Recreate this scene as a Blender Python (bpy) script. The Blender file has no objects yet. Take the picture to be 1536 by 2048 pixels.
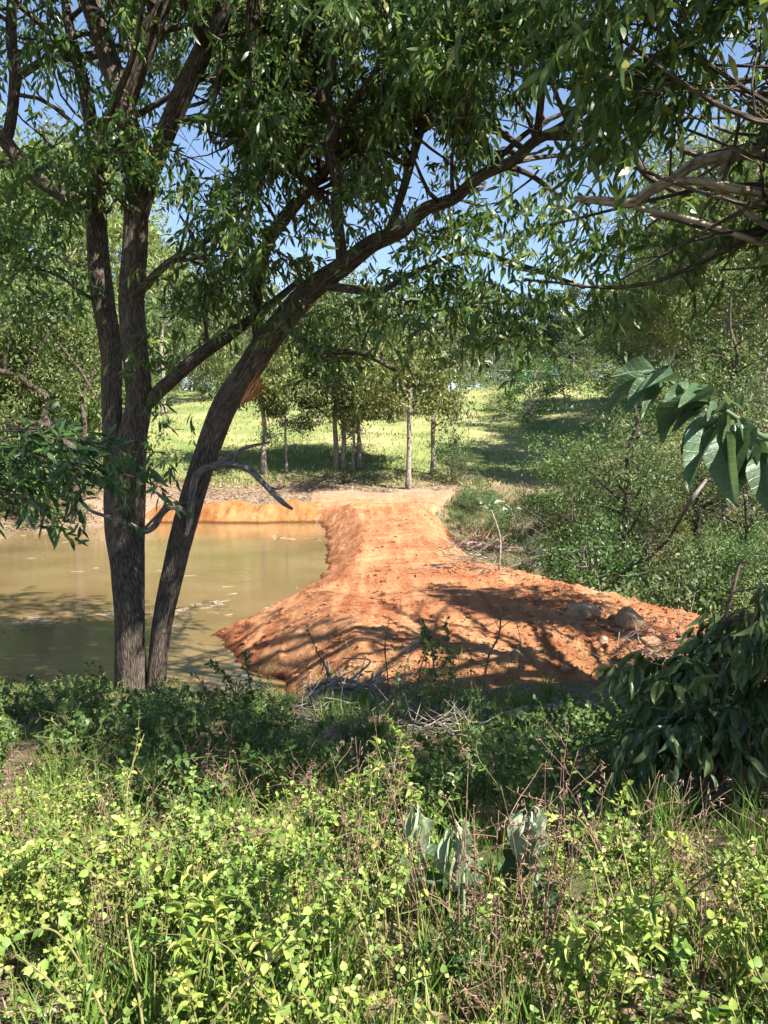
import bpy, math, numpy as np
from mathutils import Matrix, Vector
R = math.radians
sc = bpy.context.scene
COL = sc.collection

# ------------------------------------------------------------------ camera
CAM = np.array([0.0, 0.0, 4.2]); PITCH = R(-5.0); FPX = 1547.0
cam = bpy.data.cameras.new('camera'); camo = bpy.data.objects.new('camera', cam); COL.objects.link(camo)
camo.location = CAM; camo.rotation_euler = (R(90) + PITCH, 0, 0)
cam.sensor_fit = 'VERTICAL'; cam.sensor_height = 24.0; cam.lens = 24.0 * FPX / 2048.0
cam.clip_start = 0.05; cam.clip_end = 2000
sc.camera = camo
# ------------------------------------------------------------------ sky, sun, exposure
SUN_EL = 48.0
SHX, SHY = -1.45, 1.0                       # direction in which shadows fall on the ground
_h = math.hypot(SHX, SHY)
TO_SUN = np.array([-SHX / _h * math.cos(R(SUN_EL)), -SHY / _h * math.cos(R(SUN_EL)), math.sin(R(SUN_EL))])
w = bpy.data.worlds.new('World'); sc.world = w; w.use_nodes = True
nt = w.node_tree; nt.nodes.clear()
sky = nt.nodes.new('ShaderNodeTexSky'); sky.sky_type = 'NISHITA'; sky.sun_disc = False
sky.sun_elevation = R(SUN_EL); sky.sun_rotation = math.atan2(TO_SUN[0], TO_SUN[1])
sky.air_density = 0.9; sky.dust_density = 0.0; sky.ozone_density = 0.4; sky.altitude = 100
bg = nt.nodes.new('ShaderNodeBackground'); bg.inputs[1].default_value = 0.07
out = nt.nodes.new('ShaderNodeOutputWorld')
nt.links.new(sky.outputs[0], bg.inputs[0]); nt.links.new(bg.outputs[0], out.inputs[0])
sl = bpy.data.lights.new('sun', 'SUN'); sl.energy = 5.0; sl.angle = R(0.53); sl.color = (1.0, 0.94, 0.84)
so = bpy.data.objects.new('sun', sl); COL.objects.link(so); so.location = (10, -20, 40)
so.rotation_euler = Vector(TO_SUN).to_track_quat('Z', 'Y').to_euler()
sc.view_settings.view_transform = 'Standard'; sc.view_settings.look = 'None'
sc.view_settings.exposure = 1.8; sc.view_settings.gamma = 1.0; sc.view_settings.use_curve_mapping = False
cy = sc.cycles
cy.max_bounces = 5; cy.diffuse_bounces = 3; cy.glossy_bounces = 2; cy.transmission_bounces = 4; cy.use_adaptive_sampling = True; cy.adaptive_threshold = .03; cy.transparent_max_bounces = 4
cy.caustics_reflective = False; cy.caustics_refractive = False

# ------------------------------------------------------------------ helpers: pixels, noise, meshes
CP, SP = math.cos(PITCH), math.sin(PITCH)
def ray(u, v):
    a = (u - 768.0) / FPX; b = (1024.0 - v) / FPX
    return np.array([a, CP - b * SP, SP + b * CP])
def P(u, v, d):
    r = ray(u, v); return CAM + r * (d / r[1])
def proj(p):
    q = np.atleast_2d(p) - CAM
    fz = q[:, 1] * CP + q[:, 2] * SP; up = -q[:, 1] * SP + q[:, 2] * CP
    fz = np.where(fz < 0.05, 0.05, fz)
    return 768 + FPX * q[:, 0] / fz, 1024 - FPX * up / fz, fz
def sst(x, a, b):
    t = np.clip((x - a) / (b - a), 0, 1); return t * t * (3 - 2 * t)
def vnoise(x, y, seed=0):
    x = np.asarray(x, float); y = np.asarray(y, float)
    xi = np.floor(x).astype(np.int64); yi = np.floor(y).astype(np.int64); fx = x - xi; fy = y - yi
    fx = fx * fx * (3 - 2 * fx); fy = fy * fy * (3 - 2 * fy)
    def hsh(i, j):
        n = (i * 374761393 + j * 668265263 + seed * 1442695041) & 0xFFFFFFFF
        n = ((n ^ (n >> 13)) * 1274126177) & 0xFFFFFFFF
        return ((n ^ (n >> 16)) & 0xFFFF) / 65535.0 * 2 - 1
    a = hsh(xi, yi); b = hsh(xi + 1, yi); c = hsh(xi, yi + 1); d = hsh(xi + 1, yi + 1)
    return (a * (1 - fx) + b * fx) * (1 - fy) + (c * (1 - fx) + d * fx) * fy
def fbm(x, y, oct=4, seed=0):
    s = 0; a = 1.0
    for o in range(oct):
        s = s + a * vnoise(x * 2 ** o, y * 2 ** o, seed + o * 17); a *= 0.5
    return s
def unit(v):
    v = np.asarray(v, float); n = np.linalg.norm(v, axis=-1, keepdims=True); return v / np.where(n < 1e-9, 1, n)

def raw_mesh(name, V, tris=None, quads=None, mat=None, smooth=True, attr=None):
    me = bpy.data.meshes.new(name)
    V = np.asarray(V, np.float32)
    nt_ = 0 if tris is None else len(tris); nq = 0 if quads is None else len(quads)
    me.vertices.add(len(V)); me.vertices.foreach_set('co', V.ravel())
    parts = []
    if nt_: parts.append(np.asarray(tris, np.int32).ravel())
    if nq: parts.append(np.asarray(quads, np.int32).ravel())
    idx = np.concatenate(parts) if parts else np.zeros(0, np.int32)
    me.loops.add(len(idx)); me.loops.foreach_set('vertex_index', idx)
    tot = np.concatenate([np.full(nt_, 3, np.int32), np.full(nq, 4, np.int32)])
    st = np.concatenate([[0], np.cumsum(tot)[:-1]]).astype(np.int32) if len(tot) else tot
    me.polygons.add(len(tot)); me.polygons.foreach_set('loop_start', st); me.polygons.foreach_set('loop_total', tot)
    me.polygons.foreach_set('use_smooth', np.full(len(tot), smooth, bool))
    if attr is not None:
        for k, a in attr.items():
            at = me.attributes.new(k, 'FLOAT_VECTOR', 'POINT'); at.data.foreach_set('vector', np.asarray(a, np.float32).ravel())
    me.update(calc_edges=True)
    if mat: me.materials.append(mat)
    return me
class MB:
    """collects geometry, becomes ONE mesh"""
    def __init__(s): s.V = []; s.T = []; s.Q = []; s.B = []; s.n = 0
    def add(s, V, T=None, Q=None, B=None):
        V = np.asarray(V, float)
        if T is not None and len(T): s.T.append(np.asarray(T) + s.n)
        if Q is not None and len(Q): s.Q.append(np.asarray(Q) + s.n)
        s.V.append(V); s.B.append(np.zeros_like(V) if B is None else np.asarray(B, float)); s.n += len(V)
    def tube(s, pts, rad, k=8, rough=0.0, seed=0, cap=True):
        pts = np.asarray(pts, float); rad = np.asarray(rad, float); n = len(pts)
        tan = unit(np.gradient(pts, axis=0))
        up = np.array([0.3, 1.0, 0.1]) if abs(tan[0][1]) < 0.9 else np.array([1.0, 0, 0])
        u = unit(up - tan[0] * np.dot(up, tan[0])); Us = [u]
        for i in range(1, n):
            u = u - tan[i] * np.dot(u, tan[i]); u = u / max(np.linalg.norm(u), 1e-9); Us.append(u)
        U = np.array(Us); W = np.cross(tan, U)
        th = np.linspace(0, 2 * np.pi, k, endpoint=False)
        ln = np.concatenate([[0], np.cumsum(np.linalg.norm(np.diff(pts, axis=0), axis=1))])
        rr = np.repeat(rad[:, None], k, 1)
        if rough > 0:
            A = np.repeat(ln[:, None], k, 1)
            rr = rr * (1 + rough * (fbm(np.cos(th)[None] * 2.2 + A * 0.9, np.sin(th)[None] * 2.2 + A * 0.5 + seed * 3.1, 3, seed)))
        V = pts[:, None] + rr[..., None] * (np.cos(th)[None, :, None] * U[:, None] + np.sin(th)[None, :, None] * W[:, None])
        B = np.stack([np.cos(th)[None] * rr, np.sin(th)[None] * rr, np.repeat(ln[:, None], k, 1)], -1) + seed * 0.73
        i = np.arange(n - 1)[:, None] * k; j = np.arange(k)[None]; j2 = (j + 1) % k
        Q = np.stack([i + j, i + j2, i + k + j2, i + k + j], -1).reshape(-1, 4)
        V = V.reshape(-1, 3); B = B.reshape(-1, 3); T = None
        if cap:
            V = np.vstack([V, pts[0] - tan[0] * rad[0] * .2, pts[-1] + tan[-1] * rad[-1] * .5]); B = np.vstack([B, B[0], B[-1]])
            jj = np.arange(k); T = np.concatenate([np.stack([(jj + 1) % k, jj, np.full(k, n * k)], -1),
                np.stack([(n - 1) * k + jj, (n - 1) * k + (jj + 1) % k, np.full(k, n * k + 1)], -1)])
        s.add(V, T, Q, B)
    def mesh(s, name, mat, smooth=True, org=(0, 0, 0)):
        if not s.V: return None
        V = np.vstack(s.V) - np.asarray(org)
        return raw_mesh(name, V, np.vstack(s.T) if s.T else None, np.vstack(s.Q) if s.Q else None, mat, smooth, {'bark': np.vstack(s.B)})
def link(name, me, parent=None, kind=None):
    o = bpy.data.objects.new(name, me); COL.objects.link(o)
    if parent is not None: o.parent = parent
    if kind: o['kind'] = kind
    return o
def tag(o, label, cat, group=None, kind=None):
    o['label'] = label; o['category'] = cat
    if group: o['group'] = group
    if kind: o['kind'] = kind
    return o
def empty(name, loc, label, cat, group=None, rz=0.0, s=1.0):
    o = bpy.data.objects.new(name, None); COL.objects.link(o); o.location = loc; o.rotation_euler = (0, 0, rz); o.scale = (s, s, s)
    o.empty_display_size = 0.2
    return tag(o, label, cat, group)
def dup(root, loc, rz=0.0, s=1.0, label=None, group=None):
    r = root.copy(); COL.objects.link(r); r.location = loc; r.rotation_euler = (0, 0, rz)
    r.scale = (s, s, s) if np.isscalar(s) else s
    if label: r['label'] = label
    if group: r['group'] = group
    for ch in list(root.children):
        c = ch.copy(); COL.objects.link(c); c.parent = r
        for g in ch.children:
            d = g.copy(); COL.objects.link(d); d.parent = c
    return r
def catmull(pts, sub=6):
    p = np.asarray(pts, float); n = len(p)
    q = np.vstack([2 * p[0] - p[1], p, 2 * p[-1] - p[-2]]); o = []
    for i in range(n - 1):
        a, b, c, d = q[i], q[i + 1], q[i + 2], q[i + 3]
        for t in np.linspace(0, 1, sub, endpoint=False):
            o.append(0.5 * (2 * b + (c - a) * t + (2 * a - 5 * b + 4 * c - d) * t * t + (3 * b - a - 3 * c + d) * t ** 3))
    o.append(p[-1]); o = np.array(o)
    if o.shape[1] > 3: o[:, 3] = np.maximum(o[:, 3], 0.001)
    return o

# ------------------------------------------------------------------ materials
class NT:
    def __init__(s, name):
        s.m = bpy.data.materials.new(name); s.m.use_nodes = True; s.t = s.m.node_tree; s.t.nodes.clear()
        s.out = s.t.nodes.new('ShaderNodeOutputMaterial')
    def n(s, typ, ins=None, **kw):
        x = s.t.nodes.new(typ)
        for k, v in kw.items(): setattr(x, k, v)
        for k, v in (ins or {}).items():
            if hasattr(v, 'is_output'): s.t.links.new(v, x.inputs[k])
            else: x.inputs[k].default_value = v
        return x
    def noise(s, scale, co=None, detail=5, rough=.6, dist=0):
        i = {'Scale': scale, 'Detail': detail, 'Roughness': rough, 'Distortion': dist}
        if co is not None: i['Vector'] = co
        return s.n('ShaderNodeTexNoise', i).outputs[0]
    def ramp(s, fac, stops):
        x = s.n('ShaderNodeValToRGB', {0: fac}); e = x.color_ramp.elements
        while len(e) < len(stops): e.new(0.5)
        for a, (p, c) in zip(e, stops): a.position = p; a.color = (*c, 1)
        return x.outputs[0]
    def mix(s, f, a, b, typ='MIX'):
        x = s.n('ShaderNodeMix', data_type='RGBA', blend_type=typ)
        for k, v in ((0, f), (6, a), (7, b)):
            if hasattr(v, 'is_output'): s.t.links.new(v, x.inputs[k])
            else: x.inputs[k].default_value = v if k == 0 else (*v, 1)
        return x.outputs[2]
    def math(s, op, a, b=0.0):
        x = s.n('ShaderNodeMath', {0: a, 1: b}, operation=op); return x.outputs[0]
    def bump(s, h, st, dist=.02, nrm=None):
        i = {'Height': h, 'Strength': st, 'Distance': dist}
        if nrm is not None: i['Normal'] = nrm
        return s.n('ShaderNodeBump', i).outputs[0]
    def bsdf(s, col, rough=.8, nrm=None, spec=.3, **extra):
        i = {'Base Color': col if hasattr(col, 'is_output') else (*col, 1), 'Roughness': rough, 'Specular IOR Level': spec}
        if nrm is not None: i['Normal'] = nrm
        i.update(extra)
        x = s.n('ShaderNodeBsdfPrincipled', i); return x.outputs[0]
    def done(s, sh): s.t.links.new(sh, s.out.inputs[0]); return s.m
def pos(m): return m.n('ShaderNodeNewGeometry').outputs['Position']
def leaf_mat(name, cols, trans, tw=.35, rough=.42, spec=.4):
    m = NT(name)
    ri = m.n('ShaderNodeNewGeometry').outputs['Random Per Island']
    orr = m.n('ShaderNodeObjectInfo').outputs['Random']
    f = m.math('FRACT', m.math('ADD', ri, orr))
    c = m.mix(1.0, m.ramp(f, cols), m.ramp(orr, [(0, (.72, .86, .72)), (.5, (1, 1, 1)), (1, (1.22, 1.08, .9))]), 'MULTIPLY')
    nz = m.noise(9.0, pos(m), 2)
    c = m.mix(m.math('MULTIPLY', nz, .2), c, (.02, .03, .008), 'MIX')
    b = m.bsdf(c, rough, spec=spec)
    tc = m.mix(.5, c, trans, 'ADD')
    t = m.n('ShaderNodeBsdfTranslucent', {0: tc}).outputs[0]
    return m.done(m.n('ShaderNodeMixShader', {0: tw, 1: b, 2: t}).outputs[0])
def broad_leaf(name, ca, cb, cv):
    m = NT(name); a = m.n('ShaderNodeAttribute', attribute_name='leafco').outputs['Vector']; x, y, _ = m.n('ShaderNodeSeparateXYZ', {0: a}).outputs
    ay = m.math('ABSOLUTE', y); orr = m.n('ShaderNodeObjectInfo').outputs['Random']
    v = m.math('ABSOLUTE', m.math('SUBTRACT', m.math('FRACT', m.math('ADD', m.math('MULTIPLY', m.math('SUBTRACT', x, m.math('MULTIPLY', ay, .35)), 9.0), m.math('MULTIPLY', m.noise(3, a, 2), .6))), .5))
    lat = m.n('ShaderNodeMapRange', {0: v, 1: 0.0, 2: .10, 3: 1.0, 4: 0.0}).outputs[0]
    mid = m.n('ShaderNodeMapRange', {0: ay, 1: .008, 2: .03, 3: 1.0, 4: 0.0}).outputs[0]
    vein = m.math('MAXIMUM', m.math('MULTIPLY', lat, .45), mid)
    c = m.mix(orr, ca, cb); n2 = m.noise(7, m.n('ShaderNodeVectorMath', {0: a, 1: orr}, operation='ADD').outputs[0], 5, .65)
    c = m.mix(m.ramp(n2, [(.45, (0, 0, 0)), (.75, (.6, .6, .6))]), c, tuple(q * .55 for q in ca)); c = m.mix(vein, c, cv)
    c = m.mix(m.ramp(m.noise(16, a, 3, .5), [(.70, (0, 0, 0)), (.74, (1, 1, 1))]), c, (.16, .11, .05))
    b = m.bsdf(c, .38, m.bump(m.math('ADD', m.math('MULTIPLY', vein, -.6), m.math('MULTIPLY', n2, .8)), .5, .006), .35)
    t = m.n('ShaderNodeBsdfTranslucent', {0: m.mix(.5, c, (.08, .10, .0), 'ADD')}).outputs[0]
    return m.done(m.n('ShaderNodeMixShader', {0: .35, 1: b, 2: t}).outputs[0])
def bark_mat(name, c0, c1, c2, vs=22.0, st=1.0, sz=.16, blotch=None):
    m = NT(name)
    a = m.n('ShaderNodeAttribute', attribute_name='bark').outputs['Vector']
    mp = m.n('ShaderNodeMapping', {'Vector': a, 'Scale': (1, 1, sz)}).outputs[0]
    n1 = m.noise(vs, mp, 6, .65, .6); n2 = m.noise(3.5, a, 3)
    vo = m.n('ShaderNodeTexVoronoi', {'Vector': mp, 'Scale': vs * 1.3}, feature='DISTANCE_TO_EDGE').outputs[0]
    h = m.math('ADD', n1, m.math('MULTIPLY', m.math('MINIMUM', vo, .25), 1.5))
    c = m.ramp(h, [(.38, c0), (.62, c1), (.9, c2)])
    c = m.mix(m.math('MULTIPLY', n2, .5), c, blotch or c0)
    c = m.mix(m.ramp(m.noise(1.7, a, 5, .7), [(.55, (0, 0, 0)), (.7, (.5, .5, .5))]), c, c2)
    return m.done(m.bsdf(c, .9, m.bump(h, st, .03), .15))
def plain(name, c1, c2, scale=8, rough=.8, bump=.3, spec=.2):
    m = NT(name); n = m.noise(scale, pos(m), 5)
    return m.done(m.bsdf(m.ramp(n, [(.3, c1), (.7, c2)]), rough, m.bump(n, bump, .02), spec))

M = {}
M['leaf_veined'] = broad_leaf('veined_broad_leaf', (.055, .105, .05), (.08, .145, .07), (.16, .22, .11))
M['leaf_wilt_veined'] = broad_leaf('veined_wilted_leaf', (.36, .43, .28), (.46, .52, .37), (.50, .55, .41))
M['bark'] = bark_mat('bark_grey_fissured', (.022, .016, .012), (.085, .066, .052), (.19, .155, .128), 34, 1.0, .13)
M['bark_pale'] = bark_mat('bark_pale', (.10, .08, .06), (.30, .25, .20), (.44, .39, .33), 16, .5, .3)
M['bark_far'] = bark_mat('bark_far_trunks', (.09, .07, .06), (.26, .21, .18), (.42, .37, .32), 9, .4, .25)
M['twig'] = plain('twig', (.07, .045, .03), (.16, .11, .08), 30)
M['weed_stem'] = plain('weed_stem', (.10, .10, .035), (.22, .20, .08), 20)
M['twig_red'] = plain('twig_dry', (.13, .075, .05), (.27, .18, .13), 30)
M['deadwood'] = bark_mat('weathered_wood', (.09, .07, .055), (.30, .25, .21), (.50, .45, .39), 26, .6, .12)
M['deadgrey'] = bark_mat('dead_grey_wood', (.05, .04, .032), (.16, .135, .115), (.30, .27, .24), 30, .8, .12)
M['log'] = bark_mat('log_wood', (.16, .09, .055), (.38, .25, .17), (.52, .40, .30), 18, .6, .12)
M['torn'] = bark_mat('torn_wood', (.30, .10, .03), (.55, .24, .10), (.66, .40, .22), 30, .8, .08)
G_ = lambda *c: c
M['leaf_main'] = leaf_mat('phyllode', [(0, (.036, .076, .022)), (.45, (.062, .118, .032)), (.8, (.105, .17, .042)), (.93, (.20, .24, .06)), (1, (.28, .26, .08))], (.09, .13, .01), .42, .4, .38)
M['leaf_near'] = leaf_mat('near_phyllode', [(0, (.028, .070, .026)), (.5, (.045, .100, .032)), (.9, (.07, .13, .035)), (1, (.13, .19, .045))], (.05, .10, .01), .3, .34, .5)
M['leaf_droop'] = leaf_mat('drooping_leaf', [(0, (.06, .10, .04)), (.5, (.10, .15, .06)), (.9, (.15, .20, .08)), (1, (.26, .29, .11))], (.05, .08, .01), .36, .36, .5)
M['leaf_big'] = leaf_mat('soft_broad_leaf', [(0, (.075, .135, .07)), (.5, (.095, .165, .085)), (1, (.12, .19, .08))], (.05, .10, .0), .28, .5, .35)
M['leaf_wilt'] = leaf_mat('wilted_leaf', [(0, (.36, .43, .28)), (.5, (.46, .52, .37)), (1, (.30, .38, .22))], (.05, .06, .02), .2, .7, .2)
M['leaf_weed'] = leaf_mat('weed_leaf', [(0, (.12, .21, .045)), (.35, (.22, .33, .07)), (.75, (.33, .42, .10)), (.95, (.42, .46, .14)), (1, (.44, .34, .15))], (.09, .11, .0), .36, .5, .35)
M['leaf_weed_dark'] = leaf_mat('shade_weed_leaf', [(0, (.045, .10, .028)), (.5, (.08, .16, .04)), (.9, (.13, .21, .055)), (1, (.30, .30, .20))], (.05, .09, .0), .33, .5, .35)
M['leaf_gum'] = leaf_mat('gum_leaf', [(0, (.07, .115, .04)), (.4, (.115, .165, .055)), (.8, (.17, .21, .075)), (1, (.27, .29, .11))], (.08, .10, .01), .35, .5, .35)
M['leaf_olive'] = leaf_mat('olive_leaf', [(0, (.055, .08, .035)), (.5, (.10, .13, .055)), (1, (.20, .22, .10))], (.06, .07, .01), .33, .5, .35)
M['leaf_bright'] = leaf_mat('bright_bush_leaf', [(0, (.10, .165, .05)), (.5, (.17, .24, .075)), (1, (.29, .34, .12))], (.09, .11, .02), .35, .5, .35)
M['leaf_dark'] = leaf_mat('dark_wood_leaf', [(0, (.035, .06, .03)), (.5, (.06, .09, .045)), (1, (.11, .14, .07))], (.03, .05, .01), .3, .55, .3)
M['grass'] = leaf_mat('grass_blade', [(0, (.08, .17, .03)), (.5, (.15, .25, .04)), (.8, (.26, .29, .08)), (1, (.45, .37, .18))], (.06, .08, .0), .3, .55, .3)
M['meadow_grass'] = leaf_mat('meadow_blade', [(0, (.13, .20, .055)), (.3, (.21, .27, .085)), (.6, (.33, .34, .14)), (1, (.46, .41, .23))], (.06, .07, .0), .3, .6, .2)
M['litter'] = leaf_mat('leaf_litter', [(0, (.10, .06, .04)), (.5, (.22, .15, .10)), (.85, (.36, .26, .18)), (1, (.50, .40, .30))], (.02, .01, .0), .1, .8, .2)
def mat_ground():
    m = NT('bank_soil'); p = pos(m); n1 = m.noise(1.1, p, 4); n2 = m.noise(14, p, 6, .7)
    c = m.ramp(n2, [(.3, (.055, .038, .026)), (.55, (.15, .105, .072)), (.75, (.27, .20, .14))])
    c = m.mix(m.ramp(n1, [(.48, (0, 0, 0)), (.62, (1, 1, 1))]), c, (.085, .10, .035))
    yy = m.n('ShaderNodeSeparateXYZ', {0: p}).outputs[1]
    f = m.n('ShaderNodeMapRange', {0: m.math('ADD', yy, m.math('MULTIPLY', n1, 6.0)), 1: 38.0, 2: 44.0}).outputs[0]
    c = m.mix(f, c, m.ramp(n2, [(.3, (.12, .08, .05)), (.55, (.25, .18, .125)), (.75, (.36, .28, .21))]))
    return m.done(m.bsdf(c, .95, m.bump(n2, .8, .05), .1))
def mat_meadow():
    m = NT('meadow_turf'); p = pos(m); n1 = m.noise(.16, p, 5, .6); n2 = m.noise(4, p, 6, .75)
    c = m.ramp(n1, [(.36, (.13, .20, .055)), (.5, (.24, .27, .10)), (.62, (.36, .34, .16))])
    c = m.mix(m.math('MULTIPLY', n2, .45), c, (.12, .10, .045))
    yy = m.n('ShaderNodeSeparateXYZ', {0: p}).outputs[1]
    f = m.n('ShaderNodeMapRange', {0: m.math('ADD', yy, m.math('MULTIPLY', n1, 9.0)), 1: 52.0, 2: 58.5}).outputs[0]
    lit = m.ramp(n2, [(.3, (.12, .08, .05)), (.55, (.25, .18, .125)), (.75, (.36, .28, .21))])
    c = m.mix(f, lit, c)
    return m.done(m.bsdf(c, .95, m.bump(n2, .9, .15), .1))
def mat_clay(name, a, b, c_, bs=1.0):
    m = NT(name); p = pos(m)
    n1 = m.noise(.9, p, 5, .6); n2 = m.noise(9, p, 6, .7); n3 = m.noise(46, p, 5, .7)
    c = m.ramp(n1, [(.32, a), (.5, b), (.68, c_)])
    c = m.mix(m.ramp(m.noise(.33, p, 4, .7), [(.45, (0, 0, 0)), (.6, (.7, .7, .7))]), c, tuple(q * .85 for q in a))
    c = m.mix(m.math('MULTIPLY', m.ramp(n2, [(.45, (0, 0, 0)), (.75, (1, 1, 1))]), .55), c, a)
    c = m.mix(m.math('MULTIPLY', m.ramp(n3, [(.5, (0, 0, 0)), (.8, (1, 1, 1))]), .5), c, tuple(x * 1.35 for x in c_))
    st = m.noise(1.0, m.n('ShaderNodeMapping', {'Vector': p, 'Scale': (3.2, .28, 1)}).outputs[0], 4, .6)
    c = m.mix(m.ramp(st, [(.45, (0, 0, 0)), (.62, (.45, .45, .45))]), c, tuple(min(.7, q * 1.12) for q in c_))
    zz = m.n('ShaderNodeSeparateXYZ', {0: p}).outputs[2]
    wet = m.n('ShaderNodeMapRange', {0: m.math('ADD', zz, m.math('MULTIPLY', n2, -.12)), 1: -.03, 2: .10, 3: 1.0, 4: 0.0}).outputs[0]
    c = m.mix(wet, c, tuple(q * .45 for q in a))
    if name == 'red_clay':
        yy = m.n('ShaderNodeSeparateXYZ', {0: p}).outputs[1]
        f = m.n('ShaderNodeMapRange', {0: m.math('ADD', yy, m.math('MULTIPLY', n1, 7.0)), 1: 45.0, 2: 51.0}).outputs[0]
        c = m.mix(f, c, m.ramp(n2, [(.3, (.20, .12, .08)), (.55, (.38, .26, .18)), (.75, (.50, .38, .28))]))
    nb = m.bump(n3, .9 * bs, .035, m.bump(n2, 1.0 * bs, .11))
    return m.done(m.bsdf(c, .95, nb, .1))
M['ground'] = mat_ground(); M['meadow'] = mat_meadow()
M['clay'] = mat_clay('red_clay', (.30, .102, .045), (.44, .188, .085), (.54, .29, .15))
M['clay_orange'] = mat_clay('orange_clay', (.21, .082, .028), (.34, .15, .052), (.42, .23, .10))
M['rock'] = plain('boulder', (.20, .115, .065), (.36, .235, .145), 7, .9, .7)
def mat_water():
    m = NT('muddy_water'); p = pos(m)
    mp = m.n('ShaderNodeMapping', {'Vector': p, 'Scale': (1.0, 1.7, 1)}).outputs[0]
    n1 = m.noise(2.2, mp, 4, .55, .4); n2 = m.noise(11, mp, 3, .5); n3 = m.noise(.25, p, 3)
    c = m.ramp(n3, [(.35, (.145, .098, .044)), (.65, (.205, .142, .070))])
    h = m.math('ADD', n1, m.math('MULTIPLY', n2, .3))
    return m.done(m.bsdf(c, .05, m.bump(h, .12, .05), .7, IOR=1.42))
M['water'] = mat_water()
M['metal'] = plain('wire_metal', (.45, .45, .45), (.6, .6, .6), 5, .5, 0)
M['white'] = plain('pale_bark_strip', (.26, .22, .18), (.42, .37, .31), 12, .8, .2)

# ------------------------------------------------------------------ terrain
def tab(x, xs, ys): return np.interp(x, xs, ys)
def G(x, y):
    x = np.asarray(x, float); y = np.asarray(y, float)
    near_l = tab(y, [-12, 0, 3, 6, 9, 11.5, 12.9, 14.5, 17, 36, 40.8, 41.8, 43, 48, 52, 60, 80, 100, 130, 200, 300],
                 [3.6, 2.62, 2.2, 1.62, .98, .36, .0, -.55, -1.1, -1.0, -.25, .2, .8, 1.4, 2.0, 3.9, 7.2, 10.9, 13.0, 15.0, 17.0])
    near_r = tab(y, [-12, 0, 3, 6, 9, 10.5, 12, 15, 18, 24, 30, 35, 40, 45, 52, 60, 80, 100, 130, 200, 300],
                 [3.6, 2.62, 2.2, 1.65, 1.08, .82, .5, .0, -1.0, -1.7, -1.2, -.6, .2, 1.1, 2.1, 3.9, 7.2, 10.9, 13.0, 15.0, 17.0])
    t = sst(x, -1.2, 2.2)
    z = near_l * (1 - t) + near_r * t
    # left side of the pond closes beyond the frame, and its far left shore lies nearer
    z = z + sst(x, -14, -20) * 0 + np.where(x < -13, sst(-x, 13, 17) * sst(y, 34.5, 38.5) * (1 - sst(y, 42, 50)) * 1.1, 0)
    z = z + sst(-x, 24, 34) * sst(y, 10, 20) * (1 - sst(y, 38, 50)) * 4
    # right flank of the gully climbs
    z = z + sst(x, 10, 26) * sst(y, 12, 20) * (1 - .6 * sst(y, 45, 70)) * 4.0
    z = z + .06 * fbm(x * .5, y * .5, 3, 3) * sst(y, -2, 3) + .025 * fbm(x * 2.3, y * 2.3, 2, 9) + sst(y, 48, 70) * .5 * fbm(x * .07, y * .07, 3, 5)
    return z
DD = [9.0, 10, 12, 13.5, 14.1, 15.4, 17, 18.5, 20.9, 23, 29, 34, 38, 41, 44, 48]
XW = [-1.0, -1.2, -1.5, -1.9, -2.55, -3.05, -3.7, -3.2, -2.27, -1.8, -2.1, -2.5, -2.9, -3.4, -4.4, -5]
XL = [.2, -.2, -.4, -.6, -.9, -1.1, -1.3, -1.1, -.9, -.65, -.8, -1.1, -1.5, -1.9, -2.8, -3.2]
DR = [9.0, 10, 12, 13.5, 15.7, 18, 20, 23.5, 29, 34, 41, 44, 48]
XR = [2.5, 3.5, 4.7, 5.5, 6.3, 4.3, 3.0, 1.95, 1.6, 1.5, 1.7, 2.8, 4.0]
CZ = [.1, .72, .98, 1.0, 1.0, 1.0, 1.0, 1.0, 1.02, 1.12, 1.36, 1.2]
CD = [9.0, 10, 11.2, 13, 17, 23, 29, 34, 38, 41, 46, 50]
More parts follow.
